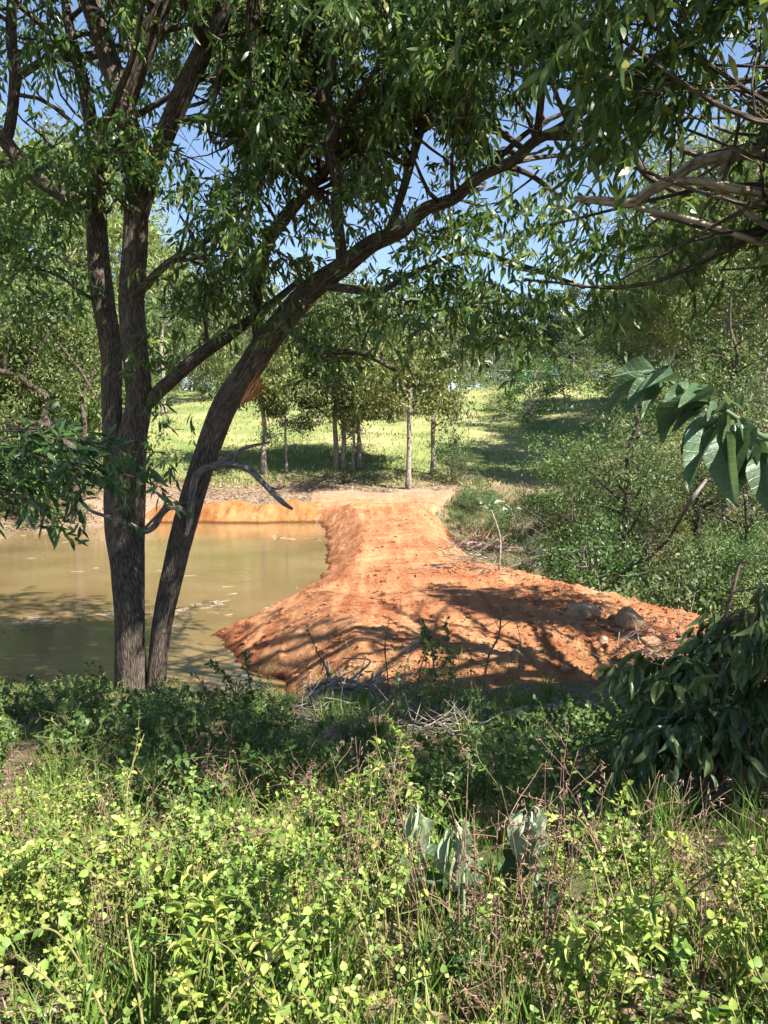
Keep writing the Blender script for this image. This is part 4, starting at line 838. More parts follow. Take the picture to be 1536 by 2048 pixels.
# darker weeds in the shade band down to the shore
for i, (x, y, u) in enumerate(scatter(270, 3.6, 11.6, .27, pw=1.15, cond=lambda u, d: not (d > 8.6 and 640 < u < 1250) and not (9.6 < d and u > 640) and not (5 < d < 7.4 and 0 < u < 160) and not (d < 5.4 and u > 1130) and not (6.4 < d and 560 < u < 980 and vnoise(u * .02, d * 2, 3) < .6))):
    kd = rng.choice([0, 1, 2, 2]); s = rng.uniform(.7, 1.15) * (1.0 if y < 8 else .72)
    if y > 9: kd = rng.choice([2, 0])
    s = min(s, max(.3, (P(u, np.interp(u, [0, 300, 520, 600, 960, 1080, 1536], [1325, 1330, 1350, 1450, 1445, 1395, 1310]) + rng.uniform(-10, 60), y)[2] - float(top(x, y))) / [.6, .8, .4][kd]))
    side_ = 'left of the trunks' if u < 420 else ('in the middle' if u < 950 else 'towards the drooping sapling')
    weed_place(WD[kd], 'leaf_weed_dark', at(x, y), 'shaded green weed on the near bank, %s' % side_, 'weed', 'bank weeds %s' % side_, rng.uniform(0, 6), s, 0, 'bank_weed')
WS = [W('leaf_weed_dark', 120, .9, 6, .13, (.034, .7), gap=.026, bare=.2, side=.4), W('leaf_weed', 121, .85, 4, .16, (.036, .66), gap=.03, bare=.3, side=.5)]
for i, (u, d, vt) in enumerate([(800, 7.6, 1330), (850, 7.9, 1270), (885, 7.6, 1285), (920, 7.8, 1320), (960, 7.2, 1370), (1010, 7.4, 1360), (520, 8.6, 1330), (560, 8.0, 1380), (470, 9.0, 1340), (1080, 7.0, 1400), (760, 7.2, 1400), (690, 6.6, 1440), (1120, 6.4, 1420)]):
    x = (u - 768) / FPX * d; g = at(x, d); s = (P(u, vt, d)[2] - g[2]) / .9
    weed_place(WS[i % 2], 'leaf_weed_dark', g, 'wispy upright weed reaching up against the near edge of the dirt', 'weed', 'wispy weeds', rng.uniform(0, 6), max(.4, s), 0, 'wispy_weed')
# dry, almost bare twiggy shrubs
def dry(seed, h, n, spread):
    r = np.random.RandomState(seed); b = MB()
    for i in range(n):
        a = r.uniform(0, 6.28); d = np.array([math.cos(a) * spread, math.sin(a) * spread, 1]); c = catmull(wander(r, [0, 0, -.03], d, h * r.uniform(.7, 1.1), 6, .16), 4)
        b.tube(c, np.linspace(.0042, .0012, len(c)), 5, .15, i)
        for k in range(7):
            j = r.randint(6, len(c) - 1); cc = catmull(wander(r, c[j], unit(r.randn(3) * .8 + [0, 0, .7]), h * r.uniform(.08, .28), 4, .3), 3); b.tube(cc, np.linspace(.002, .0008, len(cc)), 4)
            for m in range(3):
                q = cc[r.randint(2, len(cc))]; b.tube(np.array([q, q + r.randn(3) * .008, q + r.randn(3) * .012]), np.array([.002, .0038, .0014]), 4)
    return b.mesh('stems', M['twig_red'])
DR_ = [dry(121, .95, 4, .25), dry(122, .8, 5, .4), dry(123, 1.05, 3, .3), dry(124, .7, 4, .5)]
for i, (u, d, k, s) in enumerate([(1100, 2.7, 0, 1.0), (1170, 3.0, 2, .95), (950, 2.6, 1, .95), (1030, 2.9, 3, 1.1), (860, 2.9, 0, .85), (1000, 2.2, 1, .75), (640, 2.8, 1, .9), (700, 3.1, 0, .8), (330, 2.9, 3, 1.0), (160, 2.6, 2, .7), (460, 3.3, 3, .9), (1330, 3.0, 1, .95), (1430, 2.6, 0, .8), (1230, 2.5, 2, .7), (740, 4.0, 2, .9), (560, 4.2, 3, .9), (420, 4.6, 1, .9), (250, 3.8, 1, .8), (60, 3.2, 0, .8)]):
    x = (u - 768) / FPX * d; o = link('dry_shrub', DR_[k], None); o.location = at(x, d); o.rotation_euler = (0, 0, rng.uniform(0, 6)); o.scale = (s, s, s)
    tag(o, 'bare reddish brown twiggy stems standing among the foreground weeds', 'dry shrub', 'bare twiggy shrubs')
# grass, litter
def field(name, n, gen, L_, W_, tpl, mat, label, cat, flat=False, seed=1, dz=0.0):
    r = np.random.RandomState(seed); x, y = gen(r, n); z = top(x, y) + dz; N = len(x)
    if flat: d = r.randn(N, 3) * [1, 1, .25]; nn = r.randn(N, 3) * .35 + [0, 0, 1]
    else: d = r.randn(N, 3) * [.45, .45, .1] + [0, 0, 1]; nn = r.randn(N, 3) * [1, 1, .1]
    L = Leaves(); L.add(np.stack([x, y, z], 1), unit(d), unit(nn), L_ * r.uniform(.4, 1.3, N), W_ * r.uniform(.6, 1.3, N))
    o = link(name, L.mesh(name, tpl, mat)); return tag(o, label, cat, kind='stuff')
def fan(dlo, dhi, ulo=-420, uhi=1960, pw=1.0):
    def g(r, n):
        d = dlo + (dhi - dlo) * r.rand(n) ** pw; u = r.uniform(ulo, uhi, n); x = (u - 768) / FPX * d * 1.05
        k = vnoise(x * 1.3, d * 1.3, 5) + .5 * vnoise(x * 4, d * 4, 6) > r.uniform(-.9, .5, n); return x[k], d[k]
    return g
def tufts(r, n):
    k = 130; cd = 1.7 + 8 * r.rand(k) ** 1.3; cu = r.uniform(-40, 1580, k); cx_ = (cu - 768) / FPX * cd * 1.05; j = r.randint(k, size=n); return cx_[j] + r.randn(n) * .05, cd[j] + r.randn(n) * .05
field('grass_tufts', 9000, tufts, .32, .009, T_blade(), M['grass'], 'clumps of longer arching grass standing between the foreground weeds', 'grass', seed=14)
field('grass', 34000, fan(1.6, 12.3), .17, .007, T_blade(), M['grass'], 'thin green and straw coloured grass among the foreground weeds', 'grass')
field('leaf_litter', 30000, fan(1.6, 12.2), .07, .018, T_card(), M['litter'], 'dry brown leaf litter and bark scraps on the near bank', 'leaf litter', True, 2, .012)
def gmead(r, n):
    d = 46 + 60 * r.rand(n) ** 1.3; u = r.uniform(200, 1400, n); x = (u - 768) / FPX * d
    k = vnoise(x * .25, d * .25, 5) + .6 * vnoise(x * 1.1, d * 1.1, 6) > r.uniform(-1.0, .6, n)
    k &= d > 51 + 3 * vnoise(x * .3, d * .2, 8) - 5 * sst(x, 3, 6); return x[k], d[k]
field('meadow_grass', 38000, gmead, .30, .075, T_blade(), M['meadow_grass'], 'long dry yellow green grass covering the hillside', 'grass', seed=3)
def ggul(r, n):
    y = r.uniform(18, 46, n); x = r.uniform(2, 16, n); k = G(x, y) > D(x, y) + .02; return x[k], y[k]
field('gully_grass', 20000, ggul, .35, .03, T_blade(), M['grass'], 'rank grass on the gully floor beside the dam', 'grass', seed=4)
def gbank(r, n):
    y = r.uniform(42.5, 52, n); x = r.uniform(-18, 7, n); k = (G(x, y) > D(x, y) + .02) & (G(x, y) > CB(x, y)); return x[k], y[k]
field('slope_litter', 16000, gbank, .28, .05, T_card(), M['litter'], 'pale dry litter and bark on the slope below the grove', 'leaf litter', True, 6, .02)
def gleft(r, n):
    y = r.uniform(35.5, 44, n); x = r.uniform(-24, -12, n); k = (G(x, y) > .03) & (G(x, y) > CB(x, y)); return x[k], y[k]
field('bank_litter', 6000, gleft, .3, .05, T_card(), M['litter'], 'grey brown dead brush along the left shore', 'leaf litter', True, 7, .03)
def gdam(r, n):
    y = 9.6 + 30 * r.rand(n) ** 1.9; x = r.uniform(-4, 7, n); k = (D(x, y) > G(x, y) + .03) & (D(x, y) > .03); k &= (r.rand(n) < .25 + .75 * sst(x, 1.6, 3.5) + .5 * (vnoise(x * 2, y * 2, 3) > .2)); return x[k], y[k]
r = np.random.RandomState(9); cx, cyy = gdam(r, 24000)
ico = np.array([[0, 0, 1], [.9, 0, .1], [.2, .85, 0], [-.75, .5, .1], [-.7, -.55, 0], [.25, -.85, .1], [0, 0, -.6]]); icf = np.array([[0, 1, 2], [0, 2, 3], [0, 3, 4], [0, 4, 5], [0, 5, 1], [6, 2, 1], [6, 3, 2], [6, 4, 3], [6, 5, 4], [6, 1, 5]])
N = len(cx); sz = .010 + .034 * r.rand(N) ** 3 + .06 * (r.rand(N) < .05) * r.rand(N)
V = ico[None] * (1 + .35 * r.randn(N, 7, 1)) * sz[:, None, None] * np.array([1.2, 1.2, .75]); an = r.uniform(0, 6.28, N)
V = np.stack([V[..., 0] * np.cos(an)[:, None] - V[..., 1] * np.sin(an)[:, None], V[..., 0] * np.sin(an)[:, None] + V[..., 1] * np.cos(an)[:, None], V[..., 2]], -1) + np.stack([cx, cyy, D(cx, cyy) + sz * .3], 1)[:, None]
tag(link('clay_clods', raw_mesh('clay_clods', V.reshape(-1, 3), (icf[None] + (np.arange(N) * 7)[:, None, None]).reshape(-1, 3), None, M['clay'], False)), 'crumbled red clay clods strewn over the dam wall', 'clods', kind='stuff')

# ------------------------------------------------------------------ boulders, logs, sticks
import bmesh
def boulder(seed, s):
    bm = bmesh.new(); bmesh.ops.create_icosphere(bm, subdivisions=4, radius=1); r = np.random.RandomState(seed); pl = [(unit(r.randn(3)), r.uniform(.6, .9)) for _ in range(9)]
    c = np.array([v.co for v in bm.verts])
    for n_, d_ in pl: c = c - n_ * (np.maximum(c @ n_ - d_, 0) * .85)[:, None]
    c = c * (1 + .06 * fbm(c[:, 0] * 3 + seed, c[:, 1] * 3 + c[:, 2] * 2, 4, seed))[:, None] * s
    for v, q in zip(bm.verts, c): v.co = q
    me = bpy.data.meshes.new('boulder'); bm.to_mesh(me); bm.free(); me.materials.append(M['rock'])
    me.polygons.foreach_set('use_smooth', np.ones(len(me.polygons), bool)); return me
for u, v, s, lab in [(1166, 1236, (.36, .32, .22), 'large rounded boulder half buried in the shaded dam slope'), (1258, 1254, (.27, .26, .27), 'squarish tan boulder right of the large rounded boulder'), (1300, 1292, (.20, .17, .13), 'small pale boulder at the lower right of the rubble'),
                     (1205, 1286, (.12, .12, .09), 'fist sized stone below the two boulders'), (1032, 1312, (.10, .09, .07), 'small stone in the sunny near dirt'), (1275, 1316, (.13, .1, .08), 'stone beside the drooping leaves at the rubble edge'), (1130, 1340, (.09, .08, .06), 'small stone at the near edge of the dirt'), (1228, 1240, (.12, .1, .08), 'dark stone wedged between the two boulders')]:
    p = hit(u, v); o = link('boulder', boulder(int(u), np.array(s))); o.location = p + [0, 0, s[2] * .35]; o.rotation_euler = (0, 0, u); tag(o, lab, 'boulder', 'boulders in the rubble')
def wood(name, pts, mat, label, cat, k=12, rough=.12, extra=(), group=None):
    p0 = np.array(pts[0][:3]); b = MB(); c = catmull(np.array(pts, float), 5); b.tube(c[:, :3], c[:, 3], k, rough, len(label))
    if not extra: return tag(link(name, b.mesh(name, mat)), label, cat, group)
    o = empty(name, p0, label, cat, group); link('stem', b.mesh('stem', mat, org=p0), o)
    for e in extra:
        b = MB(); c = catmull(np.array(e, float), 4); b.tube(c[:, :3], c[:, 3], 8, rough, len(e)); link('branch', b.mesh('branch', mat, org=p0), o)
    return o
def on(u, v, r, lift=.0):
    p = hit(u, v); return [p[0], p[1], p[2] + r * .8 + lift, r]
wood('fallen_log', [on(610, 1503, .05), on(655, 1492, .085), on(710, 1476, .10), on(772, 1462, .10)], M['log'], 'pale orange brown fallen log on the near bank', 'log', 16)
wood('fallen_log', [on(1010, 1445, .06), on(1060, 1432, .07), on(1130, 1428, .07), on(1190, 1420, .06)], M['log'], 'reddish log lying at the near edge of the dirt, right', 'log', 12)
wood('fallen_log', [on(925, 1098, .22), on(985, 1102, .21), on(1050, 1108, .19), on(1110, 1112, .15)], M['log'], 'thick fallen log at the dam toe in the gully', 'log', 14)
a = hit(1048, 1130); e_ = P(1152, 1062, a[1] + 1.5)
wood('leaning_pole', [[*a, .09], [*(a * .5 + e_ * .5), .085], [*e_, .06]], M['deadwood'], 'pale bare pole leaning across the gully log', 'pole', 9)
wood('leaning_pole', [on(1060, 1128, .05), [*P(1085, 1112, 31.5), .05], [*P(1118, 1092, 32), .04]], M['deadwood'], 'shorter pale stick beside the long leaning pole', 'pole', 8)
wood('leaning_pole', [on(1335, 1085, .06), [*P(1370, 1020, 22.0), .06], [*P(1412, 960, 22.0), .05]], M['deadgrey'], 'grey slanting dead stem under the large hanging leaves', 'pole', 8)
# pushed-up root tangle beside the gully log
rb = np.random.RandomState(6); p0 = hit(965, 1088); ro = empty('root_tangle', p0, 'torn reddish roots and splinters piled at the dam toe', 'roots')
for i in range(46):
    s_ = p0 + rb.randn(3) * [.7, .35, .08] + [0, 0, .05]; d_ = unit(rb.randn(3) * [.8, .6, .4] + [0, 0, .8]); b = MB(); b.tube(catmull(wander(rb, s_, d_, rb.uniform(.35, 1.1), 4, .5), 3), np.linspace(.035, .008, 10), 5, .2, i)
    link('root', b.mesh('root', M['log'] if i % 2 else M['torn'], org=p0), ro)
# heap of curved dead boughs at the pond corner
rb = np.random.RandomState(16)
for i, (u0, v0, u1, v1, rr, sag) in enumerate([(615, 1388, 755, 1392, .05, .12), (618, 1396, 760, 1404, .045, .10), (612, 1380, 745, 1376, .035, .13), (640, 1405, 775, 1418, .04, .08), (690, 1408, 770, 1425, .03, .06), (630, 1418, 740, 1412, .03, .1), (760, 1345, 745, 1420, .03, .05)]):
    a = P(u0, v0, 10.4); e_ = P(u1, v1, 10.1 + .1 * rb.randn()); a[2] = max(a[2], float(top(a[0], a[1])) + .02); e_[2] = max(e_[2], float(top(e_[0], e_[1])) + .02); m_ = (a + e_) / 2 + [0, 0, sag]
    ex = []
    for k in range(3):
        q = a + (e_ - a) * rb.uniform(.3, .9) + [0, 0, sag * .7]; ex.append([[*q, rr * .5], [*(q + rb.randn(3) * .15 + [0, 0, .08]), rr * .35], [*(q + rb.randn(3) * .3 + [0, 0, .12]), rr * .2]])
    wood('dead_bough', [[*a, rr], [*m_, rr * .9], [*e_, rr * .6]], M['deadwood'], ['topmost', 'second', 'rearmost short', 'lowest', 'short lower', 'curved front', 'upright crooked'][i] + ' dead bough in the heap at the pond corner', 'bough', 9, .2, ex, 'dead bough heap')
# brush and dry twigs around the heap
b = MB(); rb = np.random.RandomState(26)
for i in range(420):
    u = rb.uniform(600, 960); v = rb.uniform(1385, 1500); p = hit(u, v); b.tube(wander(rb, p + [0, 0, rb.uniform(0, .22)], rb.randn(3) * [1, .6, .35], rb.uniform(.2, .6), 4, .35), np.linspace(.006, .002, 4), 3, cap=False)
tag(link('brushwood', b.mesh('brushwood', M['deadwood'])), 'tangle of dry twigs and straw around the dead boughs', 'brushwood', kind='stuff')
b = MB()
for i in range(300):
    u = rb.uniform(900, 1160); v = rb.uniform(1075, 1150); p = hit(u, v); b.tube(wander(rb, p + [0, 0, rb.uniform(0, .4)], rb.randn(3) * [1, .6, .5], rb.uniform(.4, 1.3), 4, .35), np.linspace(.016, .005, 4), 3, cap=False)
for i in range(260):
    x = rb.uniform(5.5, 14); y = rb.uniform(20, 34); p = at(x, y); b.tube(wander(rb, p + [0, 0, rb.uniform(0, 2.2)], rb.randn(3) * [1, .6, .7], rb.uniform(.6, 2.0), 5, .3), np.linspace(.016, .004, 5), 3, cap=False)
tag(link('gully_brush', b.mesh('gully_brush', M['deadwood'])), 'grey dead sticks tangled through the gully thicket', 'brushwood', kind='stuff')
b = MB()
for i in range(150):
    u = rb.uniform(1230, 1440); v = rb.uniform(1270, 1400); p = hit(u, v); b.tube(wander(rb, p + [0, 0, rb.uniform(0, .3)], rb.randn(3) * [1, .6, .5], rb.uniform(.3, .8), 4, .35), np.linspace(.009, .003, 4), 3, cap=False)
tag(link('rubble_brush', b.mesh('rubble_brush', M['deadwood'])), 'pale bent sticks piled where the rubble meets the drooping leaves', 'brushwood', kind='stuff')
# stump and thin sticks
b = MB(); p = hit(688, 968)
for i in range(5): b.tube(np.array([p + [.14 * (i - 2), .05 * i, -.1], p + [.14 * (i - 2) + .03, 0, .22 + .05 * (i % 3)]]), np.array([.1, .07]), 7, .2, i)
tag(link('stump', b.mesh('stump', M['bark'])), 'dark broken stump at the end of the track below the grove', 'stump')
def stick(u0, v0, pts, d, r, label, leaves=0, mat='twig_red'):
    g = P(u0, v0, d); g[2] = float(top(g[0], g[1])) - .03; q = [[*g, r]] + [[*P(u, v, d), r * f_] for u, v, f_ in pts]
    o = empty('tall_stalk', g, label, 'stalk'); b = MB(); c = catmull(np.array(q), 5); b.tube(c[:, :3], c[:, 3], 6, .1, 1); link('stem', b.mesh('stem', M[mat], org=g), o)
    rr = np.random.RandomState(int(u0))
    for k in range(7):
        j = rr.randint(len(c) // 3, len(c)); bb = MB(); bb.tube(wander(rr, c[j, :3], unit(rr.randn(3) + [0, 0, .6]), rr.uniform(.08, .25), 4, .3), np.linspace(r * .4, .0015, 4), 4); link('twig', bb.mesh('twig', M[mat], org=g), o)
    if leaves:
        L = Leaves(); j = rr.randint(len(c) // 3, len(c), leaves); L.add(c[j, :3] + rr.randn(leaves, 3) * .02, unit(rr.randn(leaves, 3)), unit(rr.randn(leaves, 3) + [0, -.3, .8]), .06 * rr.uniform(.5, 1.2, leaves), .035)
        L.objects(round_me['leaf_weed_dark'], range(leaves), o, g)
    return o
stick(960, 1400, [(975, 1320, .9), (998, 1270, .8), (1001, 1215, .6)], 8.6, .016, 'tall bare brown stick before the near dirt, hooked top')
stick(880, 1420, [(870, 1350, .8), (860, 1280, .7), (845, 1240, .4)], 8.4, .012, 'leafy upright weed stalk against the red dirt', 60)
stick(910, 1420, [(905, 1350, .8), (895, 1290, .6), (893, 1240, .4)], 8.6, .010, 'second leafy stalk right of the upright weed stalk', 40)
stick(845, 1420, [(838, 1360, .8), (850, 1300, .6), (842, 1255, .4)], 8.3, .010, 'leafy stalk left of the upright weed stalk', 45)
stick(1040, 1400, [(1038, 1340, .8), (1042, 1290, .6), (1030, 1230, .4)], 8.8, .008, 'thin dry stalk right of the hooked stick')
stick(640, 1400, [(655, 1350, .9), (640, 1315, .7), (618, 1265, .4)], 9.6, .012, 'dark dry stem slanting left over the red dirt', 14, 'twig')
stick(780, 1420, [(775, 1350, .9), (770, 1290, .7), (780, 1235, .4)], 9.0, .009, 'thin curved stem before the middle of the dirt', 0, 'twig')
stick(490, 1440, [(470, 1390, .9), (450, 1350, .7), (420, 1325, .5)], 9.4, .010, 'leafy dark stalk leaning over the blue water', 70, 'twig')
stick(520, 1440, [(505, 1390, .9), (495, 1340, .7), (490, 1300, .5)], 9.5, .010, 'leafy dark stalk at the corner of water and dirt', 60, 'twig')
stick(420, 1450, [(415, 1400, .9), (405, 1370, .7), (390, 1345, .5)], 9.5, .008, 'sparse twiggy stalk in front of the blue water', 12, 'twig')
p = P(810, 1302, 9.6); b = MB(); b.tube(catmull(np.array([P(838, 1280, 9.6), P(815, 1296, 9.6), P(796, 1310, 9.6)]), 4), np.array([.012, .02, .018, .024, .02, .018, .02, .018, .01]), 7, .4, 3)
b.tube(catmull(np.array([P(838, 1280, 9.6), P(812, 1330, 9.4), P(800, 1420, 9.0)]), 4), np.linspace(.006, .01, 9), 6, .1, 3)
tag(link('peeling_branch', b.mesh('peeling_branch', M['white'])), 'whitish peeling branch sticking up before the dirt', 'branch')

# ------------------------------------------------------------------ water debris
L = Leaves(); r = np.random.RandomState(19); b = MB()
def raft(u0, v0, u1, v1, n, spread):
    for _ in range(n):
        t = r.rand(); u = u0 + (u1 - u0) * t + r.randn() * spread * 3; v = v0 + (v1 - v0) * t + r.randn() * spread
        q = ray(u, v); pt = CAM + q * (4.2 / -q[2]); pt[2] = .006
        if D(pt[0], pt[1]) > 0: continue
        if r.rand() < .6: L.add(pt[None], unit(r.randn(1, 3) * [1, 1, .05]), np.array([[0, 0, 1.]]) + r.randn(1, 3) * .1, .13 * r.uniform(.4, 1.3), .035)
        elif r.rand() < .5: b.tube(wander(r, pt, r.randn(3) * [1, .6, 0], r.uniform(.1, .45), 3, .1) * [1, 1, 0] + [0, 0, .008], np.array([.009, .007, .004]), 4, cap=False)
raft(5, 1262, 128, 1228, 150, 9); raft(355, 1222, 455, 1200, 110, 3); raft(290, 1225, 365, 1230, 30, 2); raft(160, 1226, 225, 1232, 20, 2); raft(80, 1115, 100, 1120, 10, 3); raft(190, 1080, 250, 1078, 16, 2); raft(430, 1215, 480, 1240, 14, 4); raft(0, 1070, 200, 1068, 60, 3); raft(540, 1075, 640, 1078, 50, 3); raft(540, 1215, 640, 1205, 14, 3); raft(20, 1100, 640, 1200, 40, 30)
tag(link('floating_debris', L.mesh('floating_debris', T_card(), M['litter'])), 'rafts of pale leaves floating on the pond', 'debris', kind='stuff')
tag(link('floating_sticks', b.mesh('floating_sticks', M['white'])), 'small pale sticks floating on the pond', 'sticks', kind='stuff')

# ------------------------------------------------------------------ drooping sapling on the right
rng = np.random.RandomState(64); base = at(2.02, 4.9, .05)
ds = empty('drooping_sapling', base, 'dark sapling with long drooping leaves at the right edge', 'sapling')
LD = Leaves(); tw = MB()
for i in range(4):
    e_ = base + [rng.uniform(-.2, 1.0), rng.uniform(-.4, .3), rng.uniform(1.3, 1.85)]; b = MB(); c = catmull(np.array([base + rng.randn(3) * [.05, .05, 0], base * .6 + e_ * .4 + rng.randn(3) * .07, e_]), 6); b.tube(c, np.linspace(.028, .010, len(c)), 8, .1, i); link('stem', b.mesh('stem', M['twig'], org=base), ds)
    for k in range(31):
        j = rng.randint(len(c) // 3, len(c)); d_ = unit(np.array([rng.randn() * 1.0 - .1, rng.randn() * .55 - .15, rng.uniform(-.05, .6)])); cc = catmull(wander(rng, c[j], d_, rng.uniform(.3, 1.0), 5, .3, 0, .5), 3)
        uu, vv, ff = proj(cc[-1:]); tp_ = np.interp(uu[0], [1100, 1180, 1260, 1380, 1430, 1540], [1420, 1320, 1280, 1260, 1170, 1210])
        if vv[0] < tp_ or uu[0] < 1165 + 60 * rng.rand() or vv[0] > 1690: continue
        tw.tube(cc, np.linspace(.006, .002, len(cc)), 4, cap=False); jj = rng.randint(5, len(cc), 5); sprays(LD, rng, cc[jj], unit(cc[jj] - cc[jj - 1]) + rng.randn(5, 3) * .4, .2, 6, .15, .042, .5, 1.5)
big = LD.largest(300); keep = np.ones(len(LD.get()[0]), bool); keep[big] = False; print('droop', len(keep))
TLB = T_big(.15, .03, 7, 3, .12); link('foliage', LD.mesh('foliage', TLB, M['leaf_droop'], base, keep), ds, 'stuff'); link('twigs', tw.mesh('twigs', M['twig'], org=base), ds, 'stuff')
LD.objects(raw_mesh('leaf', *TLB, None, M['leaf_droop']), big, ds, base)

# ------------------------------------------------------------------ broad leaved branch close on the right
rng = np.random.RandomState(3); DB = 1.62; base = at(1.38, 1.75, .04)
bb = empty('broad_leaf_sapling', base, 'sapling branch with large soft green leaves hanging in from the right', 'sapling')
b = MB(); c = catmull(np.array([[*base, .022], [1.36, 1.75, 3.1, .019], [1.22, 1.72, 3.9, .015], [*P(1600, 900, 1.7), .012]] + [[*P(u, v, DB + .03), r_] for u, v, r_ in [(1524, 873, .0075), (1486, 846, .0065), (1451, 822, .006), (1419, 807, .005), (1370, 780, .0042), (1340, 763, .0038), (1331, 742, .002)]]), 6)
b.tube(c[:, :3], c[:, 3], 9, .05, 1); link('stem', b.mesh('stem', M['leaf_big'], org=base), bb)
BL = [(1312, 741, 1222, 748, 34, -.2), (1296, 752, 1203, 818, 30, .0), (1350, 763, 1292, 752, 30, .3), (1318, 763, 1250, 818, 38, .1), (1326, 768, 1286, 818, 28, -.2), (1354, 768, 1386, 782, 26, .2), (1374, 785, 1330, 798, 28, .2), (1419, 805, 1364, 786, 34, .1), (1416, 806, 1312, 844, 34, .0), (1370, 790, 1317, 884, 46, -.3),
      (1420, 812, 1344, 852, 26, .2), (1432, 838, 1364, 886, 44, .1), (1436, 850, 1370, 968, 48, -.2), (1450, 822, 1414, 822, 22, .2), (1453, 824, 1446, 890, 32, .2), (1478, 836, 1504, 905, 30, .1), (1450, 862, 1457, 1002, 58, -.3), (1470, 850, 1470, 945, 44, .1), (1492, 868, 1458, 1006, 34, .2), (1504, 864, 1479, 980, 40, -.1), (1513, 873, 1514, 962, 34, .2),
      (1528, 900, 1545, 1035, 56, .1), (1456, 812, 1486, 800, 26, -.1), (1418, 800, 1412, 760, 16, .2), (1334, 745, 1343, 710, 9, .2), (1330, 752, 1322, 715, 8, .1), (1540, 880, 1556, 990, 46, .0), (1400, 798, 1372, 838, 26, -.2)]
def big_mesh(V, F, mat, U=None): return raw_mesh('leaf', V, F, None, mat, True, {'leafco': V if U is None else U})
bms = [big_mesh(*T_big(.22, .045, 17, 9, dr, k), M['leaf_veined']) for k, dr in enumerate((.10, .2, .3))]
wms = [big_mesh(*T_big(.22, .03, 7, 5, dr, k), M['leaf_wilt_veined']) for k, dr in enumerate((.10, .2, .3))]
for i, (u0, v0, u1, v1, wpx, tw_) in enumerate(BL):
    d0 = DB + .03 + rng.uniform(-.02, .02); d1 = DB + rng.uniform(-.10, .07); a = P(u0, v0, d0); e_ = P(u1, v1, d1); ax = e_ - a; ln = np.linalg.norm(ax); ax = ax / ln
    n_ = unit((CAM - a)) * .75 + np.array([rng.randn() * .25, 0, .75]) + np.array([tw_, 0, tw_]); n_ = unit(n_ - ax * (n_ @ ax)); sd = np.cross(n_, ax); wd = wpx / FPX * DB * 1.12
    o = link('leaf', bms[i % 3], bb); m = Matrix.Identity(4)
    for k in range(3): m[k][0] = ax[k] * ln; m[k][1] = sd[k] * wd; m[k][2] = n_[k] * ln; m[k][3] = (a - base)[k]
    o.matrix_basis = m

# ------------------------------------------------------------------ wilted pale plants
for q, (u, v, d, nl, ll, lab) in enumerate([(832, 1628, 3.3, 6, .26, 'narrowest wilted pale leaved plant, left of the three'), (912, 1662, 3.0, 8, .26, 'middle wilted plant with broad pale drooping leaves'), (1060, 1636, 3.1, 9, .24, 'wilted grey green plant, right of the three pale ones')]):
    t_ = P(u, v, d); g = at(t_[0] + .03, d + .05, .03); o = empty('wilted_plant', g, lab, 'plant', 'wilted plants'); b = MB(); b.tube(catmull(np.array([g, g * .5 + t_ * .5 + [.02, 0, 0], t_]), 5), np.linspace(.012, .008, 11), 7, .05, 1); link('stem', b.mesh('stem', M['leaf_wilt'], org=g), o); r = np.random.RandomState(u)
    for k in range(nl):
        an = -math.pi / 2 + (k - nl / 2 + .5) * 1.2 * math.pi / nl + r.randn() * .2; off = np.array([math.cos(an) * .03, math.sin(an) * .03, 0]); L_ = ll * r.uniform(.6, 1.15)
        V, F = T_big(.5 + .3 * r.rand(), .07, 11, 5, .0, r.rand() * 6); x = V[:, 0]; wd = .07 * r.uniform(.6, 1.2) * (1 if q else .7); V[:, 1] *= .12 + .88 * sst(x, .12, .6); V[:, 2] *= sst(x, .1, .5)
        hx = .35 * np.sin(np.minimum(x * 4, 1) * math.pi / 2); cz = np.where(x < .15, .03 * np.sin(x / .15 * math.pi / 2), .03 - (x - .15) * L_ * 1.1)
        dr_ = unit(off + 1e-6); sd = np.array([-dr_[1], dr_[0], 0])
        VV = (t_ - g) + dr_ * (hx * .05 + .02 * x + V[:, 2] * wd * 1.2 + .012 * np.sin(x * 9 + k))[:, None] + sd * (V[:, 1] * wd + .012 * np.sin(x * 6 + k * 2))[:, None]; VV[:, 2] += cz + .006 * np.sin(V[:, 1] * 30 + x * 12) + r.uniform(-.03, .03)
        link('leaf', big_mesh(VV, F, M['leaf_wilt_veined'], V), o)
    # lower, still green broad leaves
    for k in range(5):
        an = r.uniform(0, 6.28); pz = g + (t_ - g) * r.uniform(.3, .8); ax = unit(np.array([math.cos(an), math.sin(an), -.7])); n_ = unit(np.array([0, -.3, 1.0]) - ax * (ax @ np.array([0, -.3, 1.0]))); sd = np.cross(n_, ax); oo = link('leaf', bms[k % 3], o); m = Matrix.Identity(4)
        for kk in range(3): m[kk][0] = ax[kk] * .2; m[kk][1] = sd[kk] * .09; m[kk][2] = n_[kk] * .2; m[kk][3] = (pz - g)[kk]
        oo.matrix_basis = m

